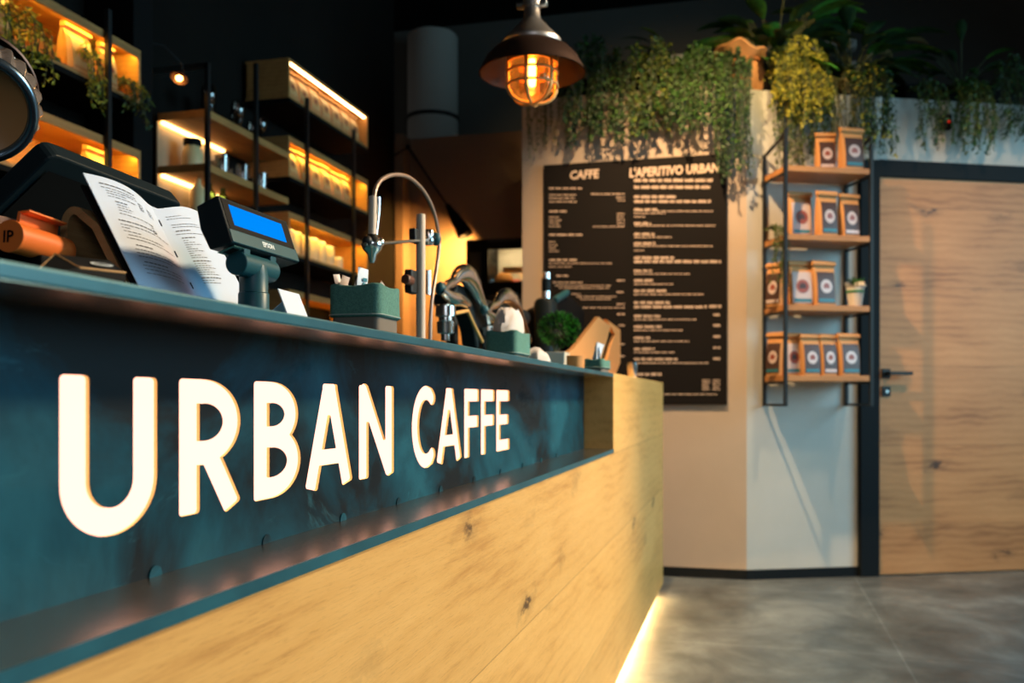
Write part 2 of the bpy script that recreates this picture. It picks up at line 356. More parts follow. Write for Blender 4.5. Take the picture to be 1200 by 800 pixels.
# door in the angled wall
t = G(); t.box((.678, -.035, 0), (.795, .002, 2.397), 'black_frame'); t.box((.795, -.035, 2.303), (1.76, .002, 2.397), 'black_frame'); t.box((1.755, -.035, 0), (1.87, .002, 2.397), 'black_frame')
fr = t.build('door_1', mx=MW, bevel=.003); struct(fr)
lf = G().box((.797, -.022, .008), (1.753, .002, 2.301), 'oak_door').build('door_leaf', bevel=.002); lf.parent = fr
h = G(); h.box((.813, -.032, 1.140), (.866, -.022, 1.196), 'black_metal'); h.tube([(.839, -.03, 1.168), (.839, -.075, 1.168)], .010, 'black_metal', 12)
h.box((.830, -.084, 1.158), (.975, -.068, 1.178), 'black_metal')
ho = h.build('door_handle', bevel=.003); ho.parent = lf; ho.matrix_parent_inverse = Matrix.Identity(4); ho['label'] = 'black lever handle on a square plate'
h = G(); h.box((.813, -.032, 1.035), (.866, -.022, 1.093), 'black_metal'); h.lathe([(.011, 0), (.011, .006)], 'steel_brushed', (.839, -.033, 1.064), 16, Matrix.Rotation(R(90), 4, 'X'))
ho = h.build('lock_plate', bevel=.003); ho.parent = lf; ho.matrix_parent_inverse = Matrix.Identity(4)

# ================================================================== counter
XF, XB = -.45, -.551
ctr = thing('bar_counter', 'long service counter of oak boards with a recessed blue-black steel sign band', 'counter', (XF-.35, 2, 0))
g = G().box((-1.15, -1.2, 1.0945), (XF, 3.118, 1.1068), 'steel_edge'); g.build('countertop', ctr, bevel=.002)
g = G().box((-.60, -1.2, 1.0941), (XF-.001, 3.118, 1.0950), 'steel_under'); g.build('top_underside', ctr)
g = G().box((XB-.03, -1.2, .839), (XF, 3.118, .851), 'steel_ledge'); led = g.build('ledge', ctr, bevel=.001)
g = G().box((XF-.0005, -1.2, .8388), (XF+.0015, 3.118, .8512), 'steel_edge'); g.build('ledge_edge', ctr)
g = G().box((-1.12, -1.2, .045), (XF, 3.118, .8385), 'oak_front'); g.build('front_cladding', ctr)
g = G().box((-1.20, 3.1182, .045), (XF, 4.94, 1.108), 'oak_front'); g.build('end_block', ctr, bevel=.0015)
g = G().box((-1.12, -1.2, .0), (XF-.10, 4.84, .044), 'black_matte'); g.build('toe_kick', ctr)
g = G().box((XF-.075, -1.0, .034), (XF-.055, 4.80, .0445), 'led_floor'); g.build('plinth_light', ctr)
g = G().box((-1.12, -1.2, .86), (-1.10, 3.118, 1.09), 'black_matte'); g.build('back_panel', ctr)
for i in range(13):                            # small weld tabs where the panel meets the ledge
    G().lathe([(.0001, 0), (.010, .0), (.010, .0012), (.0001, .0016)], 'steel_sheet', (XB+.0005, .35+i*.21, .8515), 16, Matrix.Rotation(R(90), 4, 'Y')).build('weld_tab', ctr, True)

# ---- letter outlines from stroke skeletons (x scaled by .7 so upright strokes come out broader than level ones)
SX, HL = .70, .1385
def seg_d(X, Z, a, b):
    ax, az = a; bx, bz = b; dx, dz = bx-ax, bz-az; L2 = dx*dx+dz*dz+1e-12
    t = np.clip(((X-ax)*dx+(Z-az)*dz)/L2, 0, 1); return np.hypot(X-ax-t*dx, Z-az-t*dz)
def box_d(X, Z, a, b, h, r):
    ax, az = a; bx, bz = b; L_ = math.hypot(bx-ax, bz-az); ux, uz = (bx-ax)/L_, (bz-az)/L_
    cx, cz = (ax+bx)/2, (az+bz)/2; u = np.abs((X-cx)*ux+(Z-cz)*uz)-(L_/2-r); v = np.abs(-(X-cx)*uz+(Z-cz)*ux)-(h-r)
    return np.hypot(np.maximum(u, 0), np.maximum(v, 0))+np.minimum(np.maximum(u, v), 0)-r
def field(strokes, W_, res=.0005):
    xs = np.arange(-.006, W_+.006, res); zs = np.arange(-.010, HL+.010, res); X, Z = np.meshgrid(xs, zs, indexing='ij'); D = np.full(X.shape, 1.0)
    for pts, h, f0, f1 in strokes:
        n = len(pts)
        for i in range(n-1):
            a, b = pts[i], pts[i+1]; L_ = math.hypot(b[0]-a[0], b[1]-a[1]); ux, uz = (b[0]-a[0])/L_, (b[1]-a[1])/L_; a2, b2 = a, b
            if i == 0 and f0: a2 = (a[0]+ux*h, a[1]+uz*h)
            if i == n-2 and f1: b2 = (b[0]-ux*h, b[1]-uz*h)
            D = np.minimum(D, seg_d(X, Z, a2, b2)-h)
            if (i == 0 and f0) or (i == n-2 and f1):
                pa = a if (i == 0 and f0) else a2; pb = b if (i == n-2 and f1) else b2
                D = np.minimum(D, box_d(X, Z, pa, pb, h, .0042))
    return xs, zs, D
def contour(xs, zs, D):
    nx, nz = D.shape; segs = {}
    S = D < 0
    def pt(i, j, k, l):
        a, b = D[i, j], D[k, l]; t = a/(a-b); return (xs[i]+(xs[k]-xs[i])*t, zs[j]+(zs[l]-zs[j])*t)
    cells = np.argwhere((S[:-1, :-1].astype(int)+S[1:, :-1]+S[:-1, 1:]+S[1:, 1:]) % 4 != 0)
    nxt = {}; pos = {}
    for i, j in cells:
        c = [(i, j), (i+1, j), (i+1, j+1), (i, j+1)]; s = [S[p] for p in c]; cr = []
        for k in range(4):
            a, b = c[k], c[(k+1) % 4]
            if s[k] != s[(k+1) % 4]:
                key = (min(a, b), max(a, b)); pos[key] = pt(*a, *b); cr.append((key, s[k]))
        ins = [q for q, f in cr if f]; outs = [q for q, f in cr if not f]
        for a, b in zip(ins, outs): nxt[a] = b
    loops = []; used = set()
    for st_ in nxt:
        if st_ in used: continue
        lp = []; k = st_
        while k in nxt and k not in used: used.add(k); lp.append(pos[k]); k = nxt[k]
        if len(lp) > 12: loops.append(simplify(lp))
    return loops
def simplify(lp, tol=.00008):
    def rdp(p):
        if len(p) < 3: return p
        a, b = np.array(p[0]), np.array(p[-1]); q = np.array(p); d = b-a; n = np.hypot(*d)
        e = np.abs(d[0]*(q[:, 1]-a[1])-d[1]*(q[:, 0]-a[0]))/n if n > 1e-9 else np.hypot(*(q-a).T)
        i = int(e.argmax())
        return [p[0], p[-1]] if e[i] < tol else rdp(p[:i+1])[:-1]+rdp(p[i:])
    h = len(lp)//2; return rdp(lp[:h+1])[:-1]+rdp(lp[h:]+[lp[0]])[:-1]
def arc(cx, cz, rx, rz, a0, a1, n=28): return [(cx+rx*math.cos(R(a0+(a1-a0)*i/n)), cz+rz*math.sin(R(a0+(a1-a0)*i/n))) for i in range(n+1)]
def glyph(ch, W_):
    H, h = HL, .0127; q = h
    if ch == 'U': return [([(q, H)]+arc(W_/2, .046, W_/2-q, .046-q+.004, 180, 360)+[(W_-q, H)], h, 1, 1)]
    if ch == 'R':
        zb = .062; r = (H-q-zb)/2; bx = W_-.034-q*.2
        return [([(q, H), (q, 0)], h, 1, 1), ([(q, H-q)]+arc(bx-.014, zb+r, .035+q*.1, r, 90, -90)+[(q, zb)], h, 0, 0), ([(q, H-q), (q, H-q-.001)], h, 0, 0),
                ([(W_*.46, zb), (W_-q*.95, 0)], h, 0, 1)]
    if ch == 'B':
        zm = .073; r1 = (H-q-zm)/2; r2 = (zm-q)/2
        return [([(q, H), (q, 0)], h, 1, 1), ([(q, H-q)]+arc(W_-.050, zm+r1, .033, r1, 90, -90)+[(q, zm)], h, 0, 0), ([(q, zm)]+arc(W_-.051, q+r2, .0385, r2, 90, -90)+[(q, q)], h, 0, 0)]
    if ch == 'A': return [([(q*.92, 0), (W_*.5-.005, H-h)], h, 1, 0), ([(W_-q*.92, 0), (W_*.5+.005, H-h)], h, 1, 0), ([(W_*.5-.0165, H-h), (W_*.5+.0165, H-h)], h, 1, 1), ([(W_*.27, .040), (W_*.73, .040)], .0108, 0, 0)]
    if ch == 'N': return [([(q, 0), (q, H)], h, 1, 1), ([(W_-q, 0), (W_-q, H)], h, 1, 1), ([(q+.002, H-q*.8), (W_-q-.002, q*.8)], h, 0, 0)]
    if ch == 'C': return [(arc(W_*.60, H/2, W_*.60-q, H/2-q+.003, 52, 308, 44), h, 1, 1)]
    if ch == 'F': return [([(q, 0), (q, H)], h, 1, 1), ([(q*.3, H-q), (W_, H-q)], h, 1, 1), ([(q, .072), (W_-.002, .072)], h*.95, 0, 1)]
    if ch == 'E': return [([(q, 0), (q, H)], h, 1, 1), ([(q*.3, H-q), (W_, H-q)], h, 1, 1), ([(q, .071), (W_-.006, .071)], h*.9, 0, 1), ([(q*.3, q), (W_, q)], h, 1, 1)]
LET = [('U', 69.6, 184.8), ('R', 210, 283.5), ('B', 297.6, 352.6), ('A', 358.1, 413.4), ('N', 420.7, 461.9), ('C', 482.8, 510.9), ('A', 512, 541.4), ('F', 544.2, 561.6), ('F', 563.8, 579.8), ('E', 581.8, 597.2)]
names = ['large U', 'R between U and B', 'B of the first word', 'A of the first word', 'N closing the first word', 'C opening the second word', 'A of the second word', 'first F of the second word', 'second F beside the last E', 'E ending the sign']
PM = Matrix(((0, 0, 1, XB), (1, 0, 0, 0), (0, 1, 0, 0), (0, 0, 0, 1)))      # curve x -> Y, y -> Z, normal -> X
Z0 = .9022; holes = []
for (ch, p0, p1), nm in zip(LET, names):
    y0, y1 = atX(p0, 450, XB).y, atX(p1, 450, XB).y; W_ = (y1-y0)*SX
    xs_, zs_, D_ = field(glyph(ch, W_), W_); loops, inner = [[[(y0+x/SX, Z0+z) for x, z in lp] for lp in contour(xs_, zs_, D_+e)] for e in (0, .0003)]; holes += loops
    me = curve2d(loops, .001); fo = meshobj('sign_letter', me, 'letter_light', Matrix.Translation((-.0050, 0, 0)) @ PM)
    tag(fo, 'glowing cream letter '+nm+' in the recessed steel sign band', 'letter', 'letters of the illuminated counter sign')
    rim = curve2d(inner, .0023, 'NONE'); ro = meshobj('letter_rim', rim, 'letter_edge', Matrix.Identity(4)); ro.parent = fo; ro.matrix_parent_inverse = Matrix.Identity(4)
    ro.location = (0, 0, .0023); ro['label'] = 'golden inner edge of the letter'
    ro.scale = (1, 1, 1)
pan = curve2d([[(-1.2, .851), (3.118, .851), (3.118, 1.0945), (-1.2, 1.0945)]]+holes, .0025)
meshobj('sign_panel', pan, 'steel_sheet', Matrix.Translation((-.0025, 0, 0)) @ PM, ctr)
g = G().box((XB-.03, -1.2, .851), (XB-.012, 3.118, 1.0945), 'black_matte'); g.build('light_box_back', ctr)


# ================================================================== things standing on the counter
CT = 1.1068
# --- customer display on its pole
d = thing('customer_display', 'small dark teal customer display with a lit blue screen on a swivel pole', 'display', (-.60, 1.05, CT))
def disp_frame():
    A = atX(255, 228.5, -.594); B = atX(272, 284, -.575); up = (A-Vector((B.x, A.y, B.z))); up.normalize()
    o = Vector((B.x, A.y, B.z)); y = Vector((0, 1, 0)); n = y.cross(up)
    if n.x < 0: n = -n
    return o, y, up, n, (A-Vector((B.x, A.y, B.z))).length
o_, ey, eu, en, hh = disp_frame(); wdt = atX(334, 258, -.594).y-o_.y+.004
DM = Matrix(((ey.x, eu.x, en.x, o_.x), (ey.y, eu.y, en.y, o_.y), (ey.z, eu.z, en.z, o_.z), (0, 0, 0, 1)))   # local: x width, y up the face, z out of the face
dep = .030
g = G(); g.rings([[DM @ Vector(p) for p in ((x, 0, -.003), (x, 0.001, 0), (x, hh, 0), (x, hh, -.006), (x, hh*.97, -dep), (x, hh*.5, -dep-.004), (x, .003, -dep))] for x in (0, wdt)], 'black_plastic')
g.build('housing', d, bevel=.0015)
g = G(); g.box((.0015, .001, -.002), (wdt-.0015, hh*.30, .0012), 'teal_plastic', DM); g.build('lower_trim', d, bevel=.0008)
g = G(); g.box((.004, hh*.30, -.002), (wdt-.004, hh*.955, .0006), 'black_matte', DM); bz = g.build('bezel', d)
g = G(); g.box((wdt*.105, hh*.42, -.001), (wdt*.87, hh*.86, .0010), 'lcd', DM); so = g.build('screen', bz); so['label'] = 'glowing blue screen'
g = G(); addmesh(g, textmesh('EPSON', .0092, .0002, .0002), DM @ Matrix.Translation((wdt*.44, hh*.12, .0014)), 'white_print'); g.build('maker_name', d)
g = G(); g.box((.010, .0, -dep+.003), (.032, -.0008, -.004), 'felt_green', DM); g.box((.014, -.0006, -dep+.007), (.028, -.0012, -.008), 'black_matte', DM); g.build('rating_label', d)
hc = DM @ Vector((wdt*.43, -.013, -dep*.62))
g = G(); g.tube([hc+ey*-.040, hc+ey*.040], .0145, 'teal_plastic', 28); g.build('hinge_barrel', d, True, bevel=.0012)
for a_ in (-.038, .024): G().box((hc.x-.009, hc.y+a_, hc.z), (hc.x+.010, hc.y+a_+.014, hc.z+.022), 'teal_plastic').build('hinge_arm', d, bevel=.0015)
px_ = (hc.x, hc.y, 0)
g = G(); g.lathe([(.0185, CT), (.0185, 1.148), (.0178, 1.149)], 'teal_plastic', (hc.x, hc.y, 0), 32); g.build('pole', d, True)
g = G(); g.lathe([(.0178, 1.1495), (.0172, 1.1505), (.0172, hc.z-.010), (.015, hc.z+.002), (.004, hc.z+.010)], 'teal_plastic', (hc.x, hc.y, 0), 32); g.build('swivel_neck', d, True)
g = G(); g.lathe([(.045, CT), (.045, CT+.006), (.03, CT+.010), (.0185, CT+.011)], 'teal_plastic', (hc.x, hc.y, 0), 32); g.build('base_plate', d, True)

# --- open menu booklet leaning on a bent plywood stand
XBK, YBK0, YBK1 = -.655, .908, 1.150
bt = atX(92, 205, -.749); zb_, xb_ = CT+.003, XBK
bk = thing('menu_booklet', 'open white printed menu booklet leaning on the bent plywood stand', 'booklet', (XBK, 1.0, CT))
bu = Vector((bt.x-xb_, 0, bt.z-zb_)); BH = bu.length; bu.normalize(); bn = Vector((0, 1, 0)).cross(bu); bn = bn if bn.x > 0 else -bn
def page(u, v, lift=0):      # u across both pages 0..1 (spine at .5), v up the page
    w_ = abs(u-.5)*2; curl = -.0045*math.exp(-(w_/.22)**2)+.006*math.sin(min(1, w_)*math.pi)*(.4+.6*v)
    hgt = BH*(1-.035*math.sin(math.pi*min(1, w_*1.0))*0)
    p = Vector((xb_, YBK0, zb_))+bu*(v*(hgt-.014*math.exp(-(w_/.45)**2)-(.003 if u > .5 else 0)))+bn*(.0058+curl+lift)
    return p+Vector((0, (YBK1-YBK0)*u, 0))
m = mat('page_wash', (.66, .72, .82), .6); N, L = nt(m)      # paper with soft blue and red colour washes low on the pages
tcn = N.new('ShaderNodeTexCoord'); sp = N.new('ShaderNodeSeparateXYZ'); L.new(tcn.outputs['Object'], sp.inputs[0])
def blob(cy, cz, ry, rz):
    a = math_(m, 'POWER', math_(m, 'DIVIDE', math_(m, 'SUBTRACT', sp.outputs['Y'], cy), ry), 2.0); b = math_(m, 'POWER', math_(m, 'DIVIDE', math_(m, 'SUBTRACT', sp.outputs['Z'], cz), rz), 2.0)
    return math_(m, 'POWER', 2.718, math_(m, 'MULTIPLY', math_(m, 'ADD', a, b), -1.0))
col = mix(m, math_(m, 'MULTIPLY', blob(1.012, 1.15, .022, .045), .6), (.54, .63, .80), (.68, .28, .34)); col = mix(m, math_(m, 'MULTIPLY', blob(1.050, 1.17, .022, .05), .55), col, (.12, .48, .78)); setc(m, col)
for side, (u0, u1) in enumerate(((0, .5), (.5, 1))):
    g = G(); n_ = 14
    rows = [[page(u0+(u1-u0)*i/n_, j/6) for i in range(n_+1)] for j in range(7)]
    rows2 = [[p-bn*.0012 for p in r_] for r_ in rows]
    g.rings(rows, 'page_wash', closed=False); g.rings(rows2, 'paper', closed=False)
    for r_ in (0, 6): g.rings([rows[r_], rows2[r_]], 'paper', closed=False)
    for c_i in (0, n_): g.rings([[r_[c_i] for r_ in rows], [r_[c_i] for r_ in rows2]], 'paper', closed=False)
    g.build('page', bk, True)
random.seed(5)
def dashes(g, u0, u1, v, h, bold):
    u = u0
    while u < u1:
        w_ = random.uniform(.012, .035); e = min(u1, u+w_)
        g.poly([page(u, v, .0006), page(e, v, .0006), page(e, v+h, .0006), page(u, v+h, .0006)], 'ink'); u = e+.006
g = G()
lay = [(.96, 1, .07, .30), (.935, 0, .07, .30), (.915, 0, .09, .30), (.895, 0, .09, .22), (.875, 0, .09, .28), (.84, 1, .12, .20), (.82, 0, .12, .20), (.80, 0, .12, .22), (.78, 0, .12, .20), (.755, 0, .11, .34),
       (.70, 1, .08, .36), (.672, 0, .08, .46), (.65, 0, .08, .14), (.625, 0, .08, .2), (.60, 0, .10, .36), (.575, 0, .08, .46), (.53, 1, .12, .24), (.50, 0, .10, .40), (.475, 0, .10, .44), (.45, 0, .10, .36), (.41, 1, .12, .3), (.385, 0, .10, .42), (.36, 0, .1, .4), (.33, 0, .1, .4)]
for v, b, a0, a1 in lay: dashes(g, a0, a1, v-.02, .008 if b else .0045, b)
for k in range(4): dashes(g, .30, .335, .88-k*.016, .006, 0); dashes(g, .37, .41, .875-k*.016, .006, 0)
for k in range(4): dashes(g, .33, .35, .73-k*.02, .006, 0)
lay2 = [(.94, 0, .56, .68), (.92, 0, .56, .76), (.87, 0, .57, .80), (.85, 0, .57, .82), (.815, 1, .58, .70), (.79, 0, .57, .84), (.755, 1, .60, .72)]+[(.735-.018*k, 0, .60, .64+.05*(k % 3)) for k in range(9)]+[(.56, 1, .60, .76)]+[(.54-.018*k, 0, .60, .70+.04*(k % 3)) for k in range(6)]+[(.42, 1, .60, .78), (.40, 0, .6, .7), (.38, 0, .6, .75)]
g.build('printed_lines', bk)
g = G()
for v, b, a0, a1 in lay2: dashes(g, a0, a1, v-.02, .008 if b else .0045, b)
g.build('printed_lines', bk)
for v in (.88, .62, .36): G().tube([page(.5, v, .001), page(.5, v-.05, .001)], .0008, 'ink', 6).build('staple', bk)
g = G(); g.prism([page(0, 0)-bn*.006+Vector((0, .002, 0)), page(0, 1)-bn*.009+Vector((0, .002, 0))-bu*.01, page(0, 1)-bn*.012+Vector((0, .002, 0))-bu*.01, page(0, 0)-bn*.009+Vector((0, .002, 0))], (0, .225, 0), 'black_matte'); g.build('backing_card', bk)
st_ = thing('plywood_stand', 'bent plywood easel stand shaped like an upside-down V, holding the menu booklet', 'stand', (-.73, .95, CT))
fo_ = Vector((xb_, 0, zb_))-bn*.0095; top_ = fo_+bu*(BH*.85); ap = Vector((top_.x-.018, 0, top_.z+.006))
path = [Vector((top_.x-.036, 0, CT+.003)), Vector((top_.x-.037, 0, top_.z-.03))]+[Vector((top_.x-.018, 0, top_.z-.026))+Vector((-.018*math.cos(R(a)), 0, .022*math.sin(R(a)))) for a in range(15, 150, 15)]+[top_-bu*.030, fo_+bu*.004]
th_ = .0095
def offs(path, k):
    out = []
    for i, p in enumerate(path):
        dd = (path[min(i+1, len(path)-1)]-path[max(i-1, 0)]).normalized(); out.append(p+Vector((dd.z, 0, -dd.x))*k)
    return out
outer, innr = path, offs(path, th_)
g = G(); prof = outer+innr[::-1]
y0_, y1_ = YBK0+.006, YBK0+.21
A_ = [[g.bm.verts.new((p.x, y, p.z)) for p in prof] for y in (y0_, y1_)]
n_ = len(prof); npth = len(path)
for i in range(n_): g.face([A_[0][i], A_[0][(i+1) % n_], A_[1][(i+1) % n_], A_[1][i]], 'plywood')
for i in range(npth-1):
    for k in (0, 1): g.face([A_[k][i], A_[k][i+1], A_[k][n_-2-i], A_[k][n_-1-i]], 'plywood')
g.build('bent_panel', st_, True)

# --- orange tube with the letters IP and an orange flange, black card, till monitor
tp = thing('orange_tube', 'orange plastic tube with a flanged slot and round end cap, beside the plywood stand', 'tube', (-.80, .80, CT))
e0 = atX(13, 277, -.76); e1 = e0+Vector((-.004, atX(75, 290, -.764).y-e0.y, -.004)); ax_ = (e1-e0).normalized()
rr_ = .0165
g = G(); g.tube([e0, e1], rr_, 'orange', 36, cap=True); g.build('tube_body', tp, True, bevel=.001)
sd = Vector((1, 0, 0)); upv = ax_.cross(sd).normalized(); upv = upv if upv.z > 0 else -upv
g = G(); b0 = e0+ax_*.022+upv*rr_*.75-sd*.004; b1 = e1+upv*rr_*.75-sd*.004
g.prism([b0+sd*.012-upv*.002, b0+sd*.012+upv*.000, b0-sd*.006+upv*.004, b0-sd*.004+upv*.021, b0-sd*.008+upv*.021, b0-sd*.012-upv*.002], b1-b0, 'orange'); g.prism([b0-sd*.003+upv*.018, b0+sd*.007+upv*.0195, b0+sd*.007+upv*.022, b0-sd*.004+upv*.0215], b1-b0, 'orange'); g.build('slot_flange', tp, bevel=.0006)
cm = Matrix((( -sd.x*-1, upv.x, -ax_.x, 0), (-sd.y*-1, upv.y, -ax_.y, 0), (-sd.z*-1, upv.z, -ax_.z, 0), (0, 0, 0, 1)))
g = G(); g.tube([e0-ax_*.003, e0+ax_*.001], rr_*1.06, 'orange', 36); g.build('end_cap', tp, True, bevel=.0006)
g = G(); addmesh(g, textmesh('IP', .018, .0003, .0002), Matrix.Translation(e0-ax_*.0038) @ cm @ Matrix.Translation((-.0075, -.0065, 0)), 'black_matte'); g.build('cap_letters', tp)
g = G(); g.box((e0.x-.04, e0.y+.03, CT), (e0.x+.012, e1.y, e0.z-rr_*.9), 'black_matte'); g.build('cradle', tp, bevel=.003)
oc = thing('orange_clip', 'small orange plastic clip seen inside the triangle of the plywood stand', 'clip', (-.72, 1.0, CT))
a_ = Vector((-.718, .93, CT+.012)); g = G(); g.tube([a_+Vector((-.012, 0, 0)), a_+Vector((.026, .004, -.002))], .010, 'orange', 16); g.build('clip_barrel', oc, True)
g = G(); b_ = a_+Vector((.004, .012, .012)); g.prism([b_, b_+Vector((.004, 0, .024)), b_+Vector((.010, 0, .022)), b_+Vector((.026, 0, -.006)), b_+Vector((.020, 0, -.010))], (0, .02, 0), 'orange'); g.build('clip_jaw', oc, bevel=.001)
bc = thing('folded_card', 'black folded card with thin gold edges and an oval emblem, lying at the counter edge', 'card', (-.56, .75, CT))
zc = CT+.045
q = [atX(40, 319, -.50), atX(62, 297.0, -.58), atX(92, 314, -.52), atX(145, 322, -.50), atX(128, 306, -.60)]
q = [atX(38, 322, -.56), atX(64, 297.5, -.60), atX(93, 313.5, -.56), atX(147, 319.5, -.56), atX(128, 305, -.62)]
g = G(); g.prism([q[0], q[1], q[2]], (-.0015, 0, -.0004), 'black_matte'); lowa = Vector((q[0].x, q[0].y, CT)); 
g.poly([q[0], q[2], Vector((q[2].x, q[2].y, CT)), lowa], 'black_matte'); g.build('front_flap', bc)
g = G(); g.prism([q[1], q[4], q[3], q[2]], (0, 0, -.0012), 'black_matte')
g.poly([q[2], q[3], Vector((q[3].x, q[3].y, CT)), Vector((q[2].x, q[2].y, CT))], 'black_matte'); g.build('top_flap', bc)
g = G(); g.tube([q[2], q[3]], .0011, 'card_gold', 6); g.tube([q[1], q[2]], .0009, 'card_gold', 6); g.tube([q[0], q[1]], .0005, 'card_gold', 6); g.build('gold_edge', bc)
cc = (q[1]+q[3]+q[4]+q[2])/4+Vector((0, .012, .0012)); e1_ = (q[3]-q[2]).normalized(); e2_ = (q[4]-q[3]).normalized()
g = G(); g.poly([cc+e1_*.016*math.cos(a*math.pi/10)+e2_*.012*math.sin(a*math.pi/10) for a in range(20)], 'white_print'); g.poly([cc+Vector((0, 0, .0004))+e1_*.011*math.cos(a*math.pi/10)+e2_*.006*math.sin(a*math.pi/10) for a in range(20)], 'black_plastic'); g.build('oval_emblem', bc)

mo = thing('till_monitor', 'large black till touch-screen monitor seen from behind, above the orange tube', 'monitor', (-1.0, .95, CT))
TLc, TRc = atX(62, 180, -.86), atX(216, 240, -.86)
ub = Vector((.62, -.10, -.78)).normalized(); yl = (TRc-TLc); 
def slabm(a, b, dwn, n_, th, m, r=.02):
    # rounded slab: a->b along the top edge, dwn the downward vector, th thickness along n_
    e = (b-a); L_ = e.length; e = e/L_; Hh = dwn.length; dd = dwn/Hh; pts = []
    for cx_, cy_, a0 in ((r, r, 180), (L_-r, r, 270), (L_-r, Hh-r, 0), (r, Hh-r, 90)):
        for k in range(5):
            an = R(a0+k*22.5); pts.append(a+e*(cx_+r*math.cos(an))+dd*(cy_+r*math.sin(an)))
    g = G(); g.prism(pts, n_*th, m); return g
dwn = Vector((-.155, -.02, -.135)); nn = yl.normalized().cross(dwn.normalized()); nn = nn if nn.x > 0 else -nn
slabm(TLc, TRc, dwn, -nn, .028, 'black_plastic', .014).build('monitor_case', mo, bevel=.003)
g = G(); a_ = TLc+dwn*.12+yl*.05+nn*.002; g.poly([a_, a_+yl*.9, a_+yl*.9+dwn*.72, a_+dwn*.72], 'black_matte'); g.build('rear_cover', mo)
g = G(); p_ = TLc+yl*.5+dwn*.9-nn*.02; g.tube([p_+Vector((-.01, 0, .02)), Vector((p_.x-.03, p_.y, CT+.01))], .022, 'black_plastic', 16); g.build('monitor_foot', mo, True)
g = G(); g.box((p_.x-.10, p_.y-.10, CT), (p_.x+.05, p_.y+.10, CT+.012), 'black_plastic'); g.build('foot_plate', mo, bevel=.003)
wl = thing('bill_folder', 'dark brown leather folder standing under the till monitor', 'folder', (-.9, .8, CT))
a_ = atX(-30, 240, -.80); b_ = atX(74, 266, -.80); b_.y = min(b_.y, .90); a_.z -= .004; b_.z -= .004
g = G(); g.prism([a_, b_, b_+Vector((0, 0, -.012)), a_+Vector((0, 0, -.012))], (-.05, 0, .0), 'brown_leather'); g.build('top_cover', wl, bevel=.002)
g = G(); g.box((-.845, a_.y+.01, CT), (-.81, b_.y-.01, b_.z-.011), 'black_matte'); g.build('folder_block', wl, bevel=.002)

# --- small white card (its printed code left out)
cdt = thing('table_card', 'small plain white card leaning behind the counter edge, right of the display pole', 'card', (-.62, 1.3, CT))
k0, k1, k2, k3 = atX(326, 338, -.60), atX(350.5, 344.5, -.60), atX(358, 366, -.585), atX(335, 362, -.585)
dn = (k3-k0); dn.normalize(); sc2 = (k0.z-CT-.001)/-dn.z
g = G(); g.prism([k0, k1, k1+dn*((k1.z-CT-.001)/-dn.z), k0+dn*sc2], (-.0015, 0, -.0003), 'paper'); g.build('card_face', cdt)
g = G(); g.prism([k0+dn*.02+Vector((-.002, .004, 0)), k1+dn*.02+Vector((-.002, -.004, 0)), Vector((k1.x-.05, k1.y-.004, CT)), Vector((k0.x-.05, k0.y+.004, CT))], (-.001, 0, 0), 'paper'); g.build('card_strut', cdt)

# --- felt baskets
def felt_basket(label, y0, y1, x0, x1, ztop, zfold, sach, white=False, wave=.004, grp='felt baskets along the counter'):
    t = thing('felt_basket', label, 'basket', ((x0+x1)/2, (y0+y1)/2, CT), group=grp)
    def ring(z, off, wv=0):
        out = []; n = 10; r = .010
        for (cx_, cy_, a0) in ((x1-r, y0+r, 270), (x1-r, y1-r, 0), (x0+r, y1-r, 90), (x0+r, y0+r, 180)):
            for k in range(5):
                an = R(a0+k*22.5); out.append(Vector((cx_+(r+off)*math.cos(an), cy_+(r+off)*math.sin(an), z)))
        full = []
        for i in range(len(out)):
            a, b = out[i], out[(i+1) % len(out)]; full.append(a)
            if (a-b).length > .03:
                for k in (1, 2, 3): 
                    q_ = a.lerp(b, k/4); q_.z += wv*math.sin(k/4*math.pi)*-1; full.append(q_)
        return full
    g = G(); g.rings([ring(CT+.0005, 0), ring(zfold, .0), ring(zfold+.01, 0)], 'felt_brown', closed=True, cap=False); g.poly(ring(CT+.001, -.001)[::-1], 'felt_brown'); g.build('base_wall', t, True)
    g = G(); g.rings([ring(zfold, .0018), ring(zfold+.002, .0055), ring((zfold+ztop)/2, .0045), ring(ztop, .0045, wave), ring(ztop+.002, .002, wave), ring(ztop, -.0015, wave), ring(zfold+.01, -.0015)], 'felt_green', cap=False); cf = g.build('turned_cuff', t, True)
    g = G(); rg = ring(zfold+.004, .0062); L_ = len(rg); tot = 0
    g.tube(rg+[rg[0]], .0011, 'stitch', 5, cap=False); g.build('stitching', cf, True)
    return t
def rnd_sachet(x, y, z, h, w_, mt, label, rz, tilt, name='sugar_sachet', g_='sugar sachets in the felt basket'):
    t = thing(name, label, 'sachet', (x, y, z), group=g_, here=False); t.rotation_euler = (tilt, tilt*.6, rz)
    g = G(); n = 6; fr_, bk_ = [], []
    for j in range(n+1):
        v = j/n; th = .004*math.sin(math.pi*v)
        fr_.append([Vector((w_*(i/4-.5), -th*math.sin(math.pi*i/4), v*h)) for i in range(5)]); bk_.append([Vector((w_*(i/4-.5), th*math.sin(math.pi*i/4), v*h)) for i in range(5)])
    g.rings(fr_, mt, closed=False); g.rings(bk_, mt, closed=False); g.build('sachet_body', t, True)
    return t
bx = -.60
y0b, y1b = atX(443, 350, bx).y, atX(467, 350, bx).y; x0b = atY(388, 350, y0b).x
ztop_, zf_ = atX(445, 333, bx).z, atX(445, 371, bx).z
felt_basket('teal felt basket of sugar sachets, nearest of the three on the counter', y0b, y1b, x0b, bx, ztop_, zf_, 8)
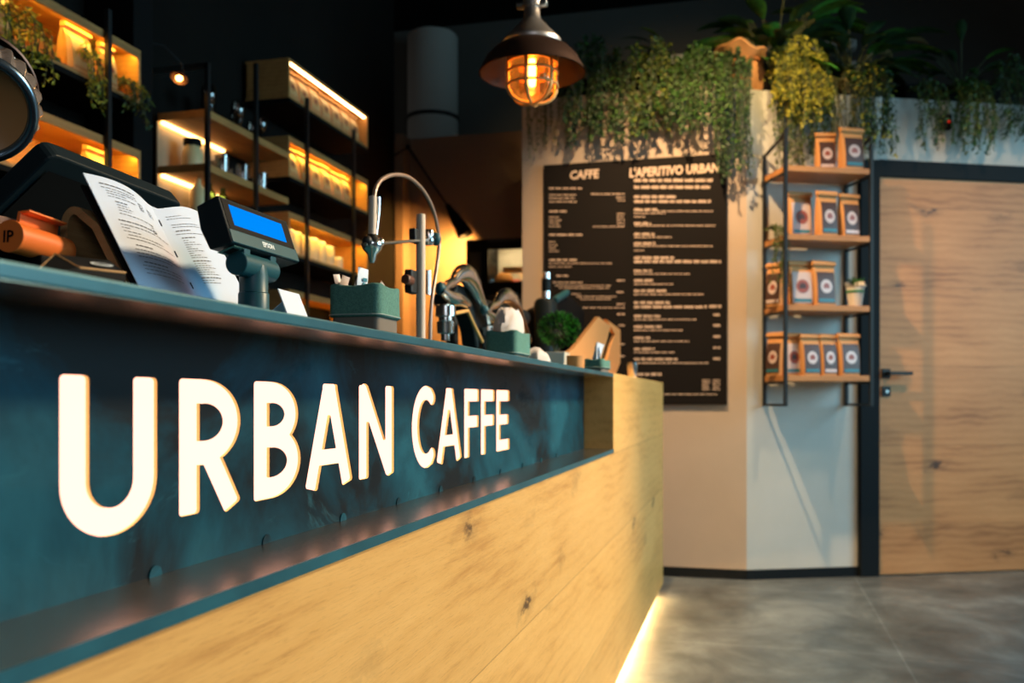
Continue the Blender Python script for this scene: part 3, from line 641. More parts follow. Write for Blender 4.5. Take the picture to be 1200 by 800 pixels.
SL = ['crumpled sachet at the near end of the nearest felt basket', 'thin white sachet standing third from the near end of the nearest basket', 'twisted sachet with dark stripes in the nearest basket', 'leaning pale sachet in the middle of the nearest basket', 'tall white sachet with blue print, tallest in the nearest basket', 'short white sachet at the far end of the nearest basket']
for k, (px, py, h_, w_, rz_, ti) in enumerate(((395, 322, .055, .020, 1.3, .25), (403, 320, .06, .014, 1.1, -.2), (408, 323, .055, .018, 1.6, .3), (414, 327, .05, .022, 1.2, -.35), (423, 314, .07, .034, 1.45, .05), (434, 327, .05, .024, 1.7, .4))):
    p_ = atY(px, py, y0b+.03+.012*(k % 2)); t = rnd_sachet(p_.x, p_.y, p_.z-h_, h_, w_, 'sachet' if k != 4 else 'paper', SL[k], rz_, ti)
    if k == 4:
        g = G()
        for j, (a_, l_) in enumerate(((.0, .011), (.0085, .009), (.017, .013))): g.box((-.006+l_*0, -.0048, .030+a_), (-.006+l_, -.0044, .036+a_), 'label_blue')
        g.build('blue_print', t)
b2x = -.58
yA, yB = atX(604, 395, b2x).y, atX(620, 395, b2x).y; xA = atY(571, 395, yA).x
felt_basket('teal felt basket holding folded pale napkins, middle one of the three', yA, yB, xA, b2x, atX(600, 386, b2x).z, atX(600, 414, b2x).z, 0)
g = G(); random.seed(3); rs = []
zt = atX(600, 386, b2x).z-.02
for j in range(7):
    v = j/6; r_ = 1.15-.45*v**3; rs.append([Vector(((b2x+xA)/2+(b2x-xA)*.44*r_*math.cos(2*math.pi*i/24)*(1+.06*math.sin(5*i+j)), (yA+yB)/2+(yB-yA)*.44*r_*math.sin(2*math.pi*i/24)*(1+.08*math.sin(3*i+j*2)), zt+.080*v*(1+.06*math.sin(4*i)))) for i in range(24)])
g.rings(rs, 'linen_white'); tag(g.build('napkin_bundle', smooth=True), 'pale crumpled napkins heaped in the middle felt basket', 'napkins')
b3x = -.462
yA3, yB3 = atX(706, 420, b3x).y, atX(717, 420, b3x).y; x3 = atY(686, 420, yA3).x
z3 = atX(700, 419, b3x).z
felt_basket('small teal felt basket of white sachets, farthest of the three, at the steel top\'s end', yA3, min(yB3, 3.1), x3, b3x, z3, CT+.012, 0)
LB = ['left one of four white paper sachets in the farthest basket', 'second of four white paper sachets in the farthest basket', 'third of four white paper sachets in the farthest basket', 'right one of four white paper sachets in the farthest basket']
for k in range(4):
    rnd_sachet(x3+.02+(b3x-x3-.04)*k/3, yA3+.03+.02*(k % 2), CT+.012, z3-CT+.032+.012*((k+1) % 2), .045, 'paper', LB[k], 1.2+.3*k, .25-.12*k, 'paper_sachet', 'paper sachets in the farthest felt basket')

# --- water tap stand with clamp arms, hose and nozzle
tap = thing('tap_stand', 'chrome rod stand with clamps holding a bent hose and spray nozzle', 'stand', (-.75, 1.9, CT))
TX = -.72
def P(px, py, x=TX):
    p = atX(px, py, x); p.z = max(p.z, CT+.0022); return p
pt_, pb_ = P(493, 251), P(493, 380)
g = G(); g.tube([Vector((pt_.x, pt_.y, CT)), pt_], .0105, 'lead_white', 20); g.build('upright_rod', tap, True, bevel=.001)
g = G(); g.lathe([(.045, CT), (.045, CT+.008), (.016, CT+.014)], 'chrome', (pt_.x, pt_.y, 0), 24); g.build('foot', tap, True)
a_, b_ = P(428, 286), P(505, 281)
g = G(); g.tube([a_, b_], .0035, 'steel_brushed', 10); g.build('clamp_arm', tap, True)
c_ = P(492, 278); g = G(); g.box((c_.x-.016, c_.y-.028, c_.z-.014), (c_.x+.0, c_.y+.012, c_.z+.017), 'black_metal'); g.build('upper_clamp', tap, bevel=.003)
c_ = P(503, 278); g = G(); g.lathe([(.008, -.018), (.011, -.014), (.011, -.004), (.006, 0), (.011, .004), (.011, .014), (.008, .018)], 'chrome', c_, 16); g.build('clamp_screw', tap, True)
c_ = P(511, 280); g = G(); g.ball(c_, .0125, 'teal_plastic', 16, 1.3); g.tube([c_+Vector((0, -.03, 0)), c_], .004, 'black_metal', 8); g.build('hose_knob', tap, True)
c_ = P(491, 331); g = G(); g.box((c_.x-.022, c_.y-.035, c_.z-.026), (c_.x-.004, c_.y+.008, c_.z+.026), 'black_metal'); g.tube([c_+Vector((-.008, -.065, 0)), c_+Vector((-.008, -.03, 0))], .011, 'brown_leather', 12); g.build('lower_clamp', tap, bevel=.003)
c_ = P(502, 331); g = G(); g.tube([c_+Vector((0, 0, -.028)), c_+Vector((0, 0, .028))], .006, 'chrome', 10); g.build('clamp_pin', tap, True)
hz = catmull([P(438, 232), P(441, 219), P(449, 209), P(464, 204.5), P(481, 209), P(497, 225), P(508, 247), P(514, 275), P(514, 295), P(510, 325), P(506, 352), P(504, 385)], 6); hz[-1].z = CT+.005
g = G(); g.tube(hz, .0045, 'hose', 10); g.build('bent_hose', tap, True)
g = G(); g.tube([P(437, 230), P(436, 280)], .0078, 'lead_white', 14); g.build('nozzle_tube', tap, True, bevel=.001)
g = G(); g.tube([P(443.5, 231), P(443, 248), P(440, 275)], .0048, 'chrome', 10); g.build('nozzle_lever', tap, True)
c_ = P(436, 283)
g = G(); g.lathe([(.004, -.042), (.007, -.036), (.009, -.026), (.018, -.016), (.022, -.006), (.020, 0), (.014, .006), (.010, .014)], 'chrome', c_, 20); g.build('nozzle_head', tap, True)
g = G(); g.ball(c_+Vector((.006, .022, .002)), .011, 'chrome', 14); g.build('nozzle_nut', tap, True); G().ball(c_+Vector((0, -.024, -.002)), .010, 'black_metal', 14).build('nozzle_nut', tap, True)

# --- lever espresso machine: a low dark body and two chrome swan-neck groups
em = thing('espresso_machine', 'chrome two-group espresso machine with black lever handles behind the counter edge', 'coffee machine', (-.9, 2.4, CT))
EX = -.80
g = G(); y0e, y1e = P(510, 380, EX).y, P(622, 390, EX).y
g.box((EX-.32, y0e, CT), (EX-.10, y1e, CT+.045), 'black_plastic'); g.build('drip_base', em, bevel=.006)
def group_head(dx, dy, scale=1.0):
    def Q(px, py, x=EX): 
        return P(538+(px-538)*scale+dx, 330+(py-330)*scale+dy, x)
    g = G(); pa = catmull([Q(519, 341), Q(524, 334), Q(531, 330), Q(537, 322), Q(545, 321), Q(553, 330), Q(560, 345), Q(567, 360), Q(573, 377)], 5)
    n = len(pa); rr = [.008+.020*math.sin(math.pi*min(1, i/(n*.85)))**1.0 if i < n*.85 else .008 for i in range(n)]
    rr = [.010+.015*math.exp(-((i/n-.55)/.22)**2) for i in range(n)]
    g.tube(pa, rr, 'chrome', 16, 1.0, 1.25); g.build('swan_neck', em, True)
    g = G(); g.tube(catmull([Q(517, 340, EX+.01), Q(528, 348, EX+.012), Q(540, 352, EX+.01), Q(549, 357, EX)], 5), [.010+.009*(1-abs(2*i/15-1)) for i in range(16)], 'chrome', 14); g.build('spout_arm', em, True)
    g = G(); c_ = Q(516, 338, EX+.005); g.ball(c_, .015, 'teal_plastic', 14, 1.2); g.build('steam_knob', em, True)
    g = G(); c_ = Q(539, 315, EX); g.ball(c_, .008, 'steel_brushed', 12); g.build('top_screw', em, True); G().ball(Q(545, 316, EX-.01), .0065, 'brass', 12).build('brass_screw', em, True)
    g = G(); pts = [Q(536, 332, EX-.02), Q(548, 336, EX-.02), Q(562, 356, EX-.02), Q(571, 380, EX-.02), Q(573, 412, EX-.02), Q(560, 409, EX-.02), Q(556, 385, EX-.02), Q(549, 362, EX-.02), Q(533, 346, EX-.02)]
    g.prism(pts, (-.05, 0, 0), 'black_plastic'); g.build('lever_handle', em, bevel=.008, seg=3)
    c_ = Q(522, 372, EX+.005)
    g = G(); g.lathe([(.012, -.062), (.012, -.045), (.022, -.042), (.024, -.012), (.019, -.008), (.019, 0), (.027, .004), (.027, .030), (.018, .036)], 'chrome', c_, 20); g.build('portafilter', em, True)
    g = G(); g.tube([Q(533, 367, EX), Q(548, 364, EX), Q(555, 380, EX), Q(565, 400, EX)], .0055, 'brass', 10); g.build('reflection_tube', em, True)  # orange reflection on the lever, shaped as a brass tube
group_head(0, 0); group_head(50, 26, .93)
g = G(); g.tube([P(520, 352, EX-.14), P(612, 372, EX-.14)], .035, 'black_plastic', 20); g.build('boiler', em, True)
for px in (530, 585): c_ = P(px, 366, EX-.14); G().tube([Vector((c_.x, c_.y, CT+.04)), c_], .02, 'black_metal', 12).build('boiler_post', em, True)

# --- coffee grinder / pump behind: silver tops
gr = thing('coffee_grinder', 'black coffee grinder with chrome collars and a tilted blue-grey lid behind the basil', 'grinder', (-.95, 2.9, CT))
GX = -.95; c_ = P(639, 350, GX)
g = G(); g.lathe([(.075, CT+.0022), (.075, CT+.02), (.05, CT+.03), (.055, c_.z-.02), (.04, c_.z)], 'black_plastic', (c_.x, c_.y, 0), 24); g.build('grinder_body', gr, True)
g = G()
for za, zb2 in ((351, 341), (327, 319)): G().tube([P(640, za, GX), P(640, zb2, GX)], .021, 'chrome', 20).build('chrome_collar', gr, True, bevel=.002)
g = G(); g.tube([P(640, 341, GX), P(640, 327, GX)], .022, 'black_plastic', 20); g.build('grinder_neck', gr, True)
g = G(); g.tube([P(650, 352, GX), P(664, 343, GX)], .018, 'teal_plastic', 16); g.build('tilted_lid', gr, True, bevel=.003)
c_ = P(647, 354, GX+.02); g = G(); g.ball(c_, .014, 'brass', 14); g.build('round_knob', gr, True)
g = G(); g.prism([P(640, 362, GX), P(668, 346, GX), P(690, 368, GX), P(694, 400, GX), P(640, 408, GX)], (-.10, 0, 0), 'black_matte'); g.build('bean_chute', gr, bevel=.01)

# --- pots, basil, wooden bread board rack, cups
def leafy(g, pos, d, up, L_, W_, m, fold=.25):
    d = d.normalized(); s_ = d.cross(up)
    if s_.length < 1e-3: s_ = Vector((1, 0, 0))
    s_.normalize(); n_ = s_.cross(d)
    a = g.bm.verts.new(pos); b = g.bm.verts.new(pos+d*L_*.45+s_*W_*.5+n_*fold*W_); c = g.bm.verts.new(pos+d*L_); e = g.bm.verts.new(pos+d*L_*.45-s_*W_*.5+n_*fold*W_)
    g.face([a, b, c], m); g.face([a, c, e], m)
pc = P(650, 420, -.62); random.seed(11)
t = thing('potted_basil', 'round bushy green basil plant in a white square pot on the counter', 'plant', (pc.x, pc.y, CT))
r0 = .052
g = G(); g.rings([[Vector((pc.x+sx_*r, pc.y+.012+sy_*r, z)) for sx_, sy_ in ((-1, -1), (1, -1), (1, 1), (-1, 1))] for r, z in ((.034, CT), (.040, CT+.066), (.036, CT+.066), (.033, CT+.05))], 'ceramic'); g.build('white_pot', t, bevel=.004)
hc_ = P(655, 386, -.62)
g = G()
for k in range(900):
    v = Vector((random.gauss(0, 1), random.gauss(0, 1), random.gauss(0, 1))).normalized(); rr = random.uniform(.55, 1)**.5*.060
    p_ = hc_+Vector((v.x*rr, v.y*rr*1.25, v.z*rr*.78)); leafy(g, p_, v+Vector((0, 0, .3)), Vector((random.random(), random.random(), random.random())), .020, .014, random.choice(('leaf_basil', 'leaf_basil', 'leaf_green', 'leaf_dark')))
g.build('foliage', t)
g = G()
for k in range(10): g.tube([Vector((pc.x, pc.y+.01, CT+.05)), hc_+Vector((random.uniform(-.03, .03), random.uniform(-.05, .05), random.uniform(-.03, .02)))], .0015, 'stem', 5)
g.build('stems', t)
a_ = P(624, 412, -.58); b_ = P(646, 412, -.58)
g = G(); rs = []
for j, (r, z) in enumerate(((.03, 0), (.036, .012), (.036, .026), (.030, .036), (.016, .042))): rs.append([Vector((a_.x-.01+r*math.cos(i*math.pi/8), (a_.y+b_.y)/2-.02+r*1.5*math.sin(i*math.pi/8)*(1+.1*math.sin(3*i)), CT+z*(1.15-.3*math.sin(i*math.pi/8)))) for i in range(16)])
g.rings(rs, 'linen_white'); tag(g.build('folded_cloth', smooth=True), 'small pale folded cloth just left of the basil pot', 'cloth')
c_ = P(674, 428, -.50)
g = G(); g.lathe([(.020, 0), (.024, .004), (.026, .040), (.024, .040), (.022, .008)], 'cardboard', (c_.x, c_.y, CT), 20); tag(g.build('small_cup', smooth=True), 'little tan cup between the basil pot and the farthest felt basket', 'cup')
rk = thing('board_rack', 'orange-brown wooden holder of leaning slanted boards behind the farthest felt basket', 'rack', (-.75, 3.0, CT))
RX = -.60
def slant(pts, x, th, m): 
    g = G(); g.prism([P(a, b, x) for a, b in pts], (-th, 0, 0), m); return g
lowz = lambda px, x: atX(px, 440, x)
g = slant([(667, 412), (673, 408), (702, 371), (716, 382), (704, 424), (692, 445), (667, 445)], RX, .018, 'cardboard'); g.build('front_board', rk, bevel=.002)
g = slant([(711, 374), (727, 386), (727, 425), (719, 445), (706, 445), (716, 404), (721, 392)], RX-.06, .018, 'cardboard'); g.build('rear_board', rk, bevel=.002)
g = G(); ya = P(669, 440, RX).y; yb = P(724, 440, RX-.06).y; g.box((RX-.10, ya, CT), (RX+.012, yb, CT+.012), 'cardboard'); g.build('rack_base', rk, bevel=.002)
c_ = P(741, 440, -.52)
g = G(); g.lathe([(.017, 0), (.019, .003), (.024, .078), (.022, .078), (.018, .006)], 'chrome', (c_.x, c_.y, 1.108), 24); tag(g.build('metal_cup', smooth=True), 'small shiny metal cup on the oak end of the counter', 'cup')

# ================================================================== pouches of coffee (built around their own base, front towards -y)
def pouch(name='coffee_bag', w_=.115, dp=.070, h=.205, tone='kraft', style=0):
    t = thing(name, 'x', 'coffee bag', here=False)
    g = G(); rs = []
    for z, ww, dd in ((0, .96, 1), (.03, 1, 1.02), (.30, 1, .98), (.60, 1, .80), (.78, 1.0, .48), (.88, 1.03, .16), (.90, 1.04, .10)):
        a, b = w_*ww/2, dp*dd/2; r = min(a, b)*.35
        rs.append([Vector((x, y, z*h)) for x, y in ((-a, -b+r), (-a+r, -b), (0, -b*1.06), (a-r, -b), (a, -b+r), (a*.94, 0), (a, b-r), (a-r, b), (0, b*1.04), (-a+r, b), (-a, b-r), (-a*.94, 0))])
    g.rings(rs, tone); g.build('pouch_body', t, True)
    g = G(); a = w_*.54; g.rings([[Vector((x, y, z)) for x in (-a, a) for y, z in ()] or [Vector((-a, -.006-f, h*zz)), Vector((a, -.006-f, h*zz)), Vector((a*1.02, .004, h*(zz+.01))), Vector((-a*1.02, .004, h*(zz+.01)))] for zz, f in ((.87, .004), (.90, .016), (.965, .012), (.99, .0))], tone); g.build('folded_top', t, bevel=.002)
    def fy(z): return -dp/2*(np.interp(z/h, [0, .03, .3, .6, .78], [1, 1.08, 1.04, .85, .5]))-.0012
    g = G(); zs = [h*q for q in (.06, .2, .35, .5, .64, .74)]; ln = ('label_dark', 'label_dark', 'label_light', 'label_tan')[style]
    g.rings([[Vector((x, fy(z)-(0 if abs(x) > .3*w_ else .001), z)) for x in (-w_*.41, -w_*.2, 0, w_*.2, w_*.41)] for z in zs], ln, closed=False); lb = g.build('front_label', t, True)
    g = G(); cz = h*.42; g.poly([Vector((w_*.27*math.cos(k*math.pi/8), fy(cz+w_*.27*math.sin(k*math.pi/8))-.0018, cz+w_*.27*math.sin(k*math.pi/8))) for k in range(16)], ('label_light', 'label_light', 'label_pic', 'kraft')[style]); c2 = g.build('label_picture', lb)
    g = G(); g.poly([Vector((w_*.15*math.cos(k*math.pi/6), fy(cz)-.0028, cz-.002+w_*.15*math.sin(k*math.pi/6))) for k in range(12)], 'label_pic' if style != 2 else 'label_dark'); g.build('picture_centre', lb)
    g = G(); g.poly([Vector((x, fy(z)-.0022, z)) for x, z in ((-w_*.36, h*.08), (w_*.36, h*.08), (w_*.36, h*.15), (-w_*.36, h*.15))], ('label_blue', 'label_light', 'label_blue', 'kraft')[style]); g.build('label_band', lb)
    return t
def scaled(t, s_): t.scale = s_; return t
# ---- wall shelf beside the door
D_ = .285
sh = thing('wall_shelf', 'black steel wall shelf with four oak boards of coffee bags, left of the door', 'shelf', (CX, CY, 0), AL, here=False)
def LW(px, py): return onwall(px, py, D_)
xl, xr, zt, zb3 = .10, .600, LW(920, 150).z, LW(920, 476).z
LV = [LW(920, 193).z, LW(920, 273.5).z, LW(920, 356.5).z, LW(920, 439.5).z]
for x in (xl, xr):
    for y, top in ((-D_, zt if x == xl else zt-.06), (-.024, LV[0]+.12)):
        G().box((x-.009, y, zb3), (x+.009, y+.020, top), 'black_metal').build('post', sh, bevel=.001)
    G().box((x-.006, -D_+.01, zb3), (x+.006, -.014, zb3+.014), 'black_metal').build('bottom_rail', sh)
    g = G(); g.prism([(x-.006, -.012, LV[0]+.104), (x-.006, -D_+.01, LV[0]+.165), (x-.006, -D_+.01, LV[0]+.18), (x-.006, -.012, LV[0]+.12)], (.012, 0, 0), 'black_metal'); g.build('top_brace', sh)
    for z in LV: G().box((x-.005, -D_+.01, z-.045), (x+.005, -.01, z-.032), 'black_metal').build('side_rail', sh)
for z in LV: G().box((xl-.002, -D_+.004, z-.031), (xr-.012, -.022, z), 'oak_shelf').build('shelf_board', sh, bevel=.002)
protos = [pouch(style=i) for i in range(3)]; used = [0, 0, 0]
def place_bag(k, x, y, z, rz, label, group, sc_=(1, 1, 1), base=None):
    m_ = base if base is not None else MW
    p = m_ @ Vector((x, y, z))
    t = protos[k] if not used[k] else copy_tree(protos[k], label); used[k] = 1
    t['label'] = label; t['group'] = group; t.location = p; t.rotation_euler = (0, 0, rz); t.scale = sc_; return t
GR = 'coffee bags on the wall shelf'
def bagrow(lv, items):
    for px, k, sx_, sz_, lab, yo, tw in items:
        q_ = onwall(px, 300, D_-.06-yo); place_bag(k, q_.x, -(D_-.06-yo), LV[lv]+.001, AL+R(tw), lab, GR, (sx_, 1, sz_))
bagrow(0, [(967, 1, .90, 1.05, 'left one of the two coffee bags on top of the wall shelf', .05, -8), (997, 0, 1.15, 1.14, 'right one of the two coffee bags on top of the wall shelf', 0, 4)])
bagrow(1, [(936, 2, 1.15, 1.25, 'left coffee bag on the second board of the wall shelf, partly behind the post', .06, 0), (968, 0, 1.0, 1.22, 'middle coffee bag on the second board of the wall shelf', 0, 5), (994, 1, .98, 1.2, 'right coffee bag on the second board of the wall shelf', .02, 5)])
bagrow(2, [(910, 1, .95, 1.2, 'coffee bag at the left end of the third board, seen outside the post', .08, -60), (937, 2, 1.2, 1.22, 'coffee bag with a pink picture on the third board of the wall shelf', .03, 0), (964, 0, 1.15, 1.22, 'glossy coffee bag beside the white pot on the third board', .01, 6)])
bagrow(3, [(910, 0, .9, 1.18, 'leftmost of five coffee bags on the lowest board, bright orange side', .09, -60), (928, 2, .9, 1.15, 'second coffee bag from the left on the lowest board, behind the post', .05, -5), (948, 0, .98, 1.12, 'middle one of five coffee bags on the lowest board', .01, 4), (969, 1, .85, 1.12, 'fourth coffee bag from the left on the lowest board, with a blue glint', .01, 5), (993, 0, 1.1, 1.14, 'rightmost of five coffee bags on the lowest board of the wall shelf', .0, 6)])
random.seed(21)
def wpt(px, py, off): return MW @ onwall(px, py, off)
pp = MW @ Vector((onwall(1002, 350, .20).x, -.20, LV[2])); t = thing('potted_succulent', 'little green plant in a white pot with green ribbon on the wall shelf', 'plant', tuple(pp), here=False)
g = G(); g.lathe([(.034, .001), (.046, .085), (.048, .105), (.043, .105), (.040, .08)], 'ceramic', (0, 0, 0), 24); g.build('white_pot', t, True)
g = G(); g.lathe([(.0455, .078), (.049, .080), (.049, .090), (.047, .092)], 'ribbon', (0, 0, 0), 24); g.build('ribbon', t, True)
g = G()
for k in range(14): a = k*math.pi/7; g.poly([Vector((.046*math.cos(a), .046*math.sin(a), .100)), Vector((.046*math.cos(a+.45), .046*math.sin(a+.45), .100)), Vector((.058*math.cos(a+.25), .058*math.sin(a+.25), .118+.03*random.random())), Vector((.03*math.cos(a+.2), .03*math.sin(a+.2), .14))], 'ceramic')
g.build('paper_wrap', t)
g = G()
for k in range(60): a = random.uniform(0, 6.28); v = Vector((math.cos(a), math.sin(a), random.uniform(.3, 2.2))); leafy(g, Vector((.01*math.cos(a), .01*math.sin(a), .115)), v, Vector((0, 0, 1)), random.uniform(.03, .07), .014, random.choice(('leaf_green', 'leaf_dark', 'leaf_basil')))
g.build('foliage', t)

# ================================================================== menu board on the cream wall
YB = 5.398-.022
mb = thing('menu_board', 'tall black menu board lettered CAFFE and L\'APERITIVO URBAN on the cream wall', 'menu board', (-.66, YB, 1.0))
a_, b_ = atY(637, 193, YB), atY(852, 180, YB); zb4 = atY(852, 474, YB).z
G().box((a_.x, YB, zb4), (b_.x, 5.3975, (a_.z+b_.z)/2), 'board').build('board_panel', mb, bevel=.002)
xm = atY(738, 300, YB).x; G().box((xm-.0015, YB-.0008, zb4), (xm+.0015, YB+.001, a_.z), 'black_matte').build('panel_joint', mb)
mat('chalk', (.74, .57, .45), .7)
def bt_(px, py): p = atY(px, py, YB-.001); return p
TM = Matrix(((1, 0, 0, 0), (0, 0, -1, 0), (0, 1, 0, 0), (0, 0, 0, 1)))
def boardtext(txt, x0, x1, yb_, hpx, bold=.0, shear=0.0):
    p0, p1 = bt_(x0, yb_), bt_(x1, yb_); me = textmesh(txt, 1.0, 0, bold, shear); xs_ = [v.co.x for v in me.vertices]; ys_ = [v.co.y for v in me.vertices]
    hh_ = hpx*abs(bt_(x0, yb_-10).z-p0.z)/10/(max(ys_)-min(min(ys_), 0)); k = (p1.x-p0.x)/(max(xs_)-min(xs_))
    g = G(); addmesh(g, me, Matrix.Translation((p0.x-min(xs_)*k, YB-.0012, p0.z)) @ TM @ Matrix.Diagonal((k, hh_, 1, 1)), 'chalk'); return g
boardtext('CAFFE', 668, 702, 210, 10.5, .03, .1).build('caffe_heading', mb)
boardtext("L'APERITIVO URBAN", 737.5, 843, 207.5, 11.5, .035, .08).build('aperitivo_heading', mb)
G_ = G(); random.seed(9)
def wordbars(x0, x1, y, hpx, bold):
    # rows too small to read in the photograph: word-shaped dashes
    x = x0
    while x < x1-1:
        w_ = random.uniform(3, 9) if not bold else random.uniform(5, 12); e = min(x1, x+w_); 
        xx = x
        while xx < e:                                        # strokes of each word
            q_ = min(e, xx+random.uniform(.7, 1.3)); hv = hpx*random.uniform(.75, 1.0)
            A, B = bt_(xx, y), bt_(q_, y-hv); G_.poly([(A.x, YB-.0012, A.z), (B.x, YB-.0012, A.z), (B.x, YB-.0012, B.z), (A.x, YB-.0012, B.z)], 'chalk'); xx = q_+(.45 if not bold else .28)
        x = e+(1.3 if not bold else 1.8)
RT = [(743, 835, 213, 4, 1), (743, 832, 221, 4, 1), (743, 792, 232, 3.4, 1), (743, 833, 237.5, 3.4, 1), (743, 770, 247, 3.2, 1), (770, 836, 248, 1.6, 0), (743, 780, 250.5, 1.6, 0), (743, 756, 254.5, 1.6, 0), (743, 763, 263, 3, 1), (744, 838, 265, 1.6, 0), (743, 767, 275.5, 3, 1), (743, 787, 278.5, 1.6, 0),
      (743, 768, 286.5, 3, 1), (743, 835, 289, 1.6, 0), (743, 755, 294, 1.4, 0), (743, 790, 303.5, 3.6, 1), (743, 845, 308, 3.6, 1), (743, 764, 318.5, 3, 1), (743, 808, 321.5, 1.6, 0), (743, 767, 330, 3.2, 1), (743, 790, 333.5, 1.6, 0), (743, 782, 342, 3.2, 1), (743, 824, 345.5, 1.7, 0),
      (743, 787, 356, 3.4, 1), (743, 828, 361, 3.4, 1), (831, 845, 360.5, 3.6, 1), (743, 774, 371.5, 3, 1), (743, 818, 375, 1.7, 0), (836, 845, 370, 3, 0), (743, 775, 384, 3, 1), (743, 800, 387.5, 1.7, 0), (836, 844, 382.5, 3, 0), (743, 762, 397, 3, 1), (743, 808, 400.5, 1.7, 0), (836, 844, 395.5, 3, 0),
      (743, 767, 410, 3, 1), (743, 790, 413.5, 1.7, 0), (836, 844, 408.5, 3, 0), (743, 794, 422, 3, 1), (743, 830, 426, 1.8, 0), (836, 844, 421.5, 3, 0), (743, 775, 440, 3.6, 1), (743, 842, 462.5, 1.6, 0)]
for k in range(5): RT += [(823, 832, 446+k*2.7, 1.5, 0), (835.5, 844, 446+k*2.7, 1.5, 0)]
LT = [(643.5, 682, 221.5, 2.2, 1), (643.5, 675, 229, 1.6, 0), (643.5, 673, 233, 1.6, 0), (643.5, 676, 237, 1.6, 0), (693, 732, 228, 1.8, 0), (722, 732, 232, 1.5, 0), (724, 732, 235.5, 1.5, 0), (643.5, 664, 248.5, 2.2, 1), (695, 731, 266, 1.4, 0),
      (643.5, 685, 276, 2.4, 1), (643.5, 676, 305.5, 2.4, 1), (643.5, 717, 309, 1.3, 0), (643.5, 670, 313, 1.3, 0), (652, 666, 324, 2.2, 1), (648, 683, 331.5, 1.6, 0), (650, 717, 335, 1.3, 0), (655, 716, 338, 1.3, 0), (723, 732, 329.5, 2.2, 0), (670, 680, 345, 1.4, 0), (676, 722, 348, 1.4, 0), (680, 717, 351, 1.3, 0), (723, 732, 343, 2.2, 0), (683, 732, 361, 1.4, 0), (723, 732, 357, 2, 0), (723, 732, 369, 2.2, 0), (725, 732, 382, 2, 0), (727, 732, 404, 2, 0), (727, 732, 418, 2, 0)]
LT += [(643.5, 655+3*(k % 2), 255+k*3.6, 1.5, 0) for k in range(4)]+[(723, 732, 251+k*3.6, 1.5, 0) for k in range(5)]+[(643.5, 651+4*(k % 2), 284+k*3.6, 1.5, 0) for k in range(4)]
for r_ in RT: wordbars(*r_)
for r_ in LT: wordbars(*r_)
G_.build('menu_rows', mb)

# ================================================================== shelves behind the counter
SX0, SX1 = -2.30, -2.552      # front and back
def yat(px): return atX(px, 300, SX0).y
PITCH = [(2.57, 2.775), (2.165, 2.375), (1.765, 1.985), (1.37, 1.585)]
rkf = thing('steel_rack', 'black steel frame with thin posts carrying the lit oak boxes behind the counter', 'frame', (-2.43, 3.5, 0))
YL = yat(165)
posts = [1.75, yat(123), yat(240), yat(297), yat(357), yat(412)]
for i, y in enumerate(posts):
    G().box((SX0+.0045, y-.010, .9505), (SX0+.0225, y+.010, 2.62 if i > 2 else (2.45 if i < 2 else 2.48)), 'black_metal').build('front_post', rkf)
zf = 2.48; G().box((SX1, posts[2]-.010, zf-.02), (SX0+.019, posts[2]+.010, zf), 'steel_brushed').build('top_tie', rkf)
for (y0, y1, lv) in ((1.35, YL, (1, 2)), (4.32, 5.335, (0, 1, 2, 3))):
    for l_ in lv: G().box((SX1, y0, PITCH[l_][0]-.020), (SX0+.004, y1, PITCH[l_][0]-.0005), 'black_matte').build('bottom_tray', rkf)
cb = G().box((-2.56, YL+.012, .9505), (-2.34, yat(182)+.04, 3.6), 'black_matte').build('cable_column', bevel=.004)
tag(cb, 'matt black column between the left and middle lit shelves', 'column')
def obox(label, y0, y1, zr, backs=(), strip='led', divs=()):
    z0, z1 = zr; t = thing('oak_box', label, 'shelf box', (SX0-.1, y0, z0), group='lit oak boxes behind the counter'); e = .014
    G().box((SX1+.004, y0, z0), (SX0, y1, z0+e), 'oak_box').build('bottom_board', t)
    G().box((SX1+.004, y0, z1-e), (SX0, y1, z1), 'oak_box').build('top_board', t)
    G().box((SX1+.004, y0, z0+e), (SX0, y0+e, z1-e), 'oak_box').build('side_board', t)
    G().box((SX1+.004, y1-e, z0+e), (SX0, y1, z1-e), 'oak_box').build('side_board', t)
    for a, b in backs: G().box((SX1+.004, a, z0+e), (SX1+.012, b, z1-e), 'oak_box').build('back_board', t)
    for a in divs: G().box((SX1+.02, a, z0+e), (SX0-.02, a+e, z1-e), 'oak_box').build('divider', t)
    if strip == 'led':
        G().box((SX0-.010, y0+e, z1-e-.017), (SX0-.001, y1-e, z1-e), 'oak_box').build('front_lip', t)
        G().box((SX0-.026, y0+e+.01, z1-e-.005), (SX0-.013, y1-e-.01, z1-e-.0005), strip).build('light_strip', t)['label'] = 'glowing amber light strip'
    else: G().box((SX0-.020, y0+e+.01, z1-e-.007), (SX0-.006, y1-e-.01, z1-e-.0005), strip).build('light_strip', t)['label'] = 'glowing pale light strip'
    return t
obox('upper lit oak box at the far left, holding large coffee bags and trailing vines', 1.35, YL, PITCH[1], [(1.35, 1.8), (2.75, YL)])
obox('lower lit oak box at the far left, just above the till monitor', 1.35, YL, PITCH[2], [(1.35, 2.2), (2.66, YL)])
obox('topmost oak box on the right with a bright light strip and bags', 4.32, 5.335, PITCH[0], [(4.32, 5.335)], 'led_top')
obox('second lit oak box from the top on the right, packed with light-topped bags', 4.32, 5.335, PITCH[1], [(4.32, 5.0)])
obox('third lit oak box on the right, holding a row of pale candle jars', 4.32, 5.335, PITCH[2], [(4.95, 5.335)])
obox('lowest oak box on the right, mostly behind the display and the sachet basket', 4.32, 5.335, PITCH[3], [], 'led')
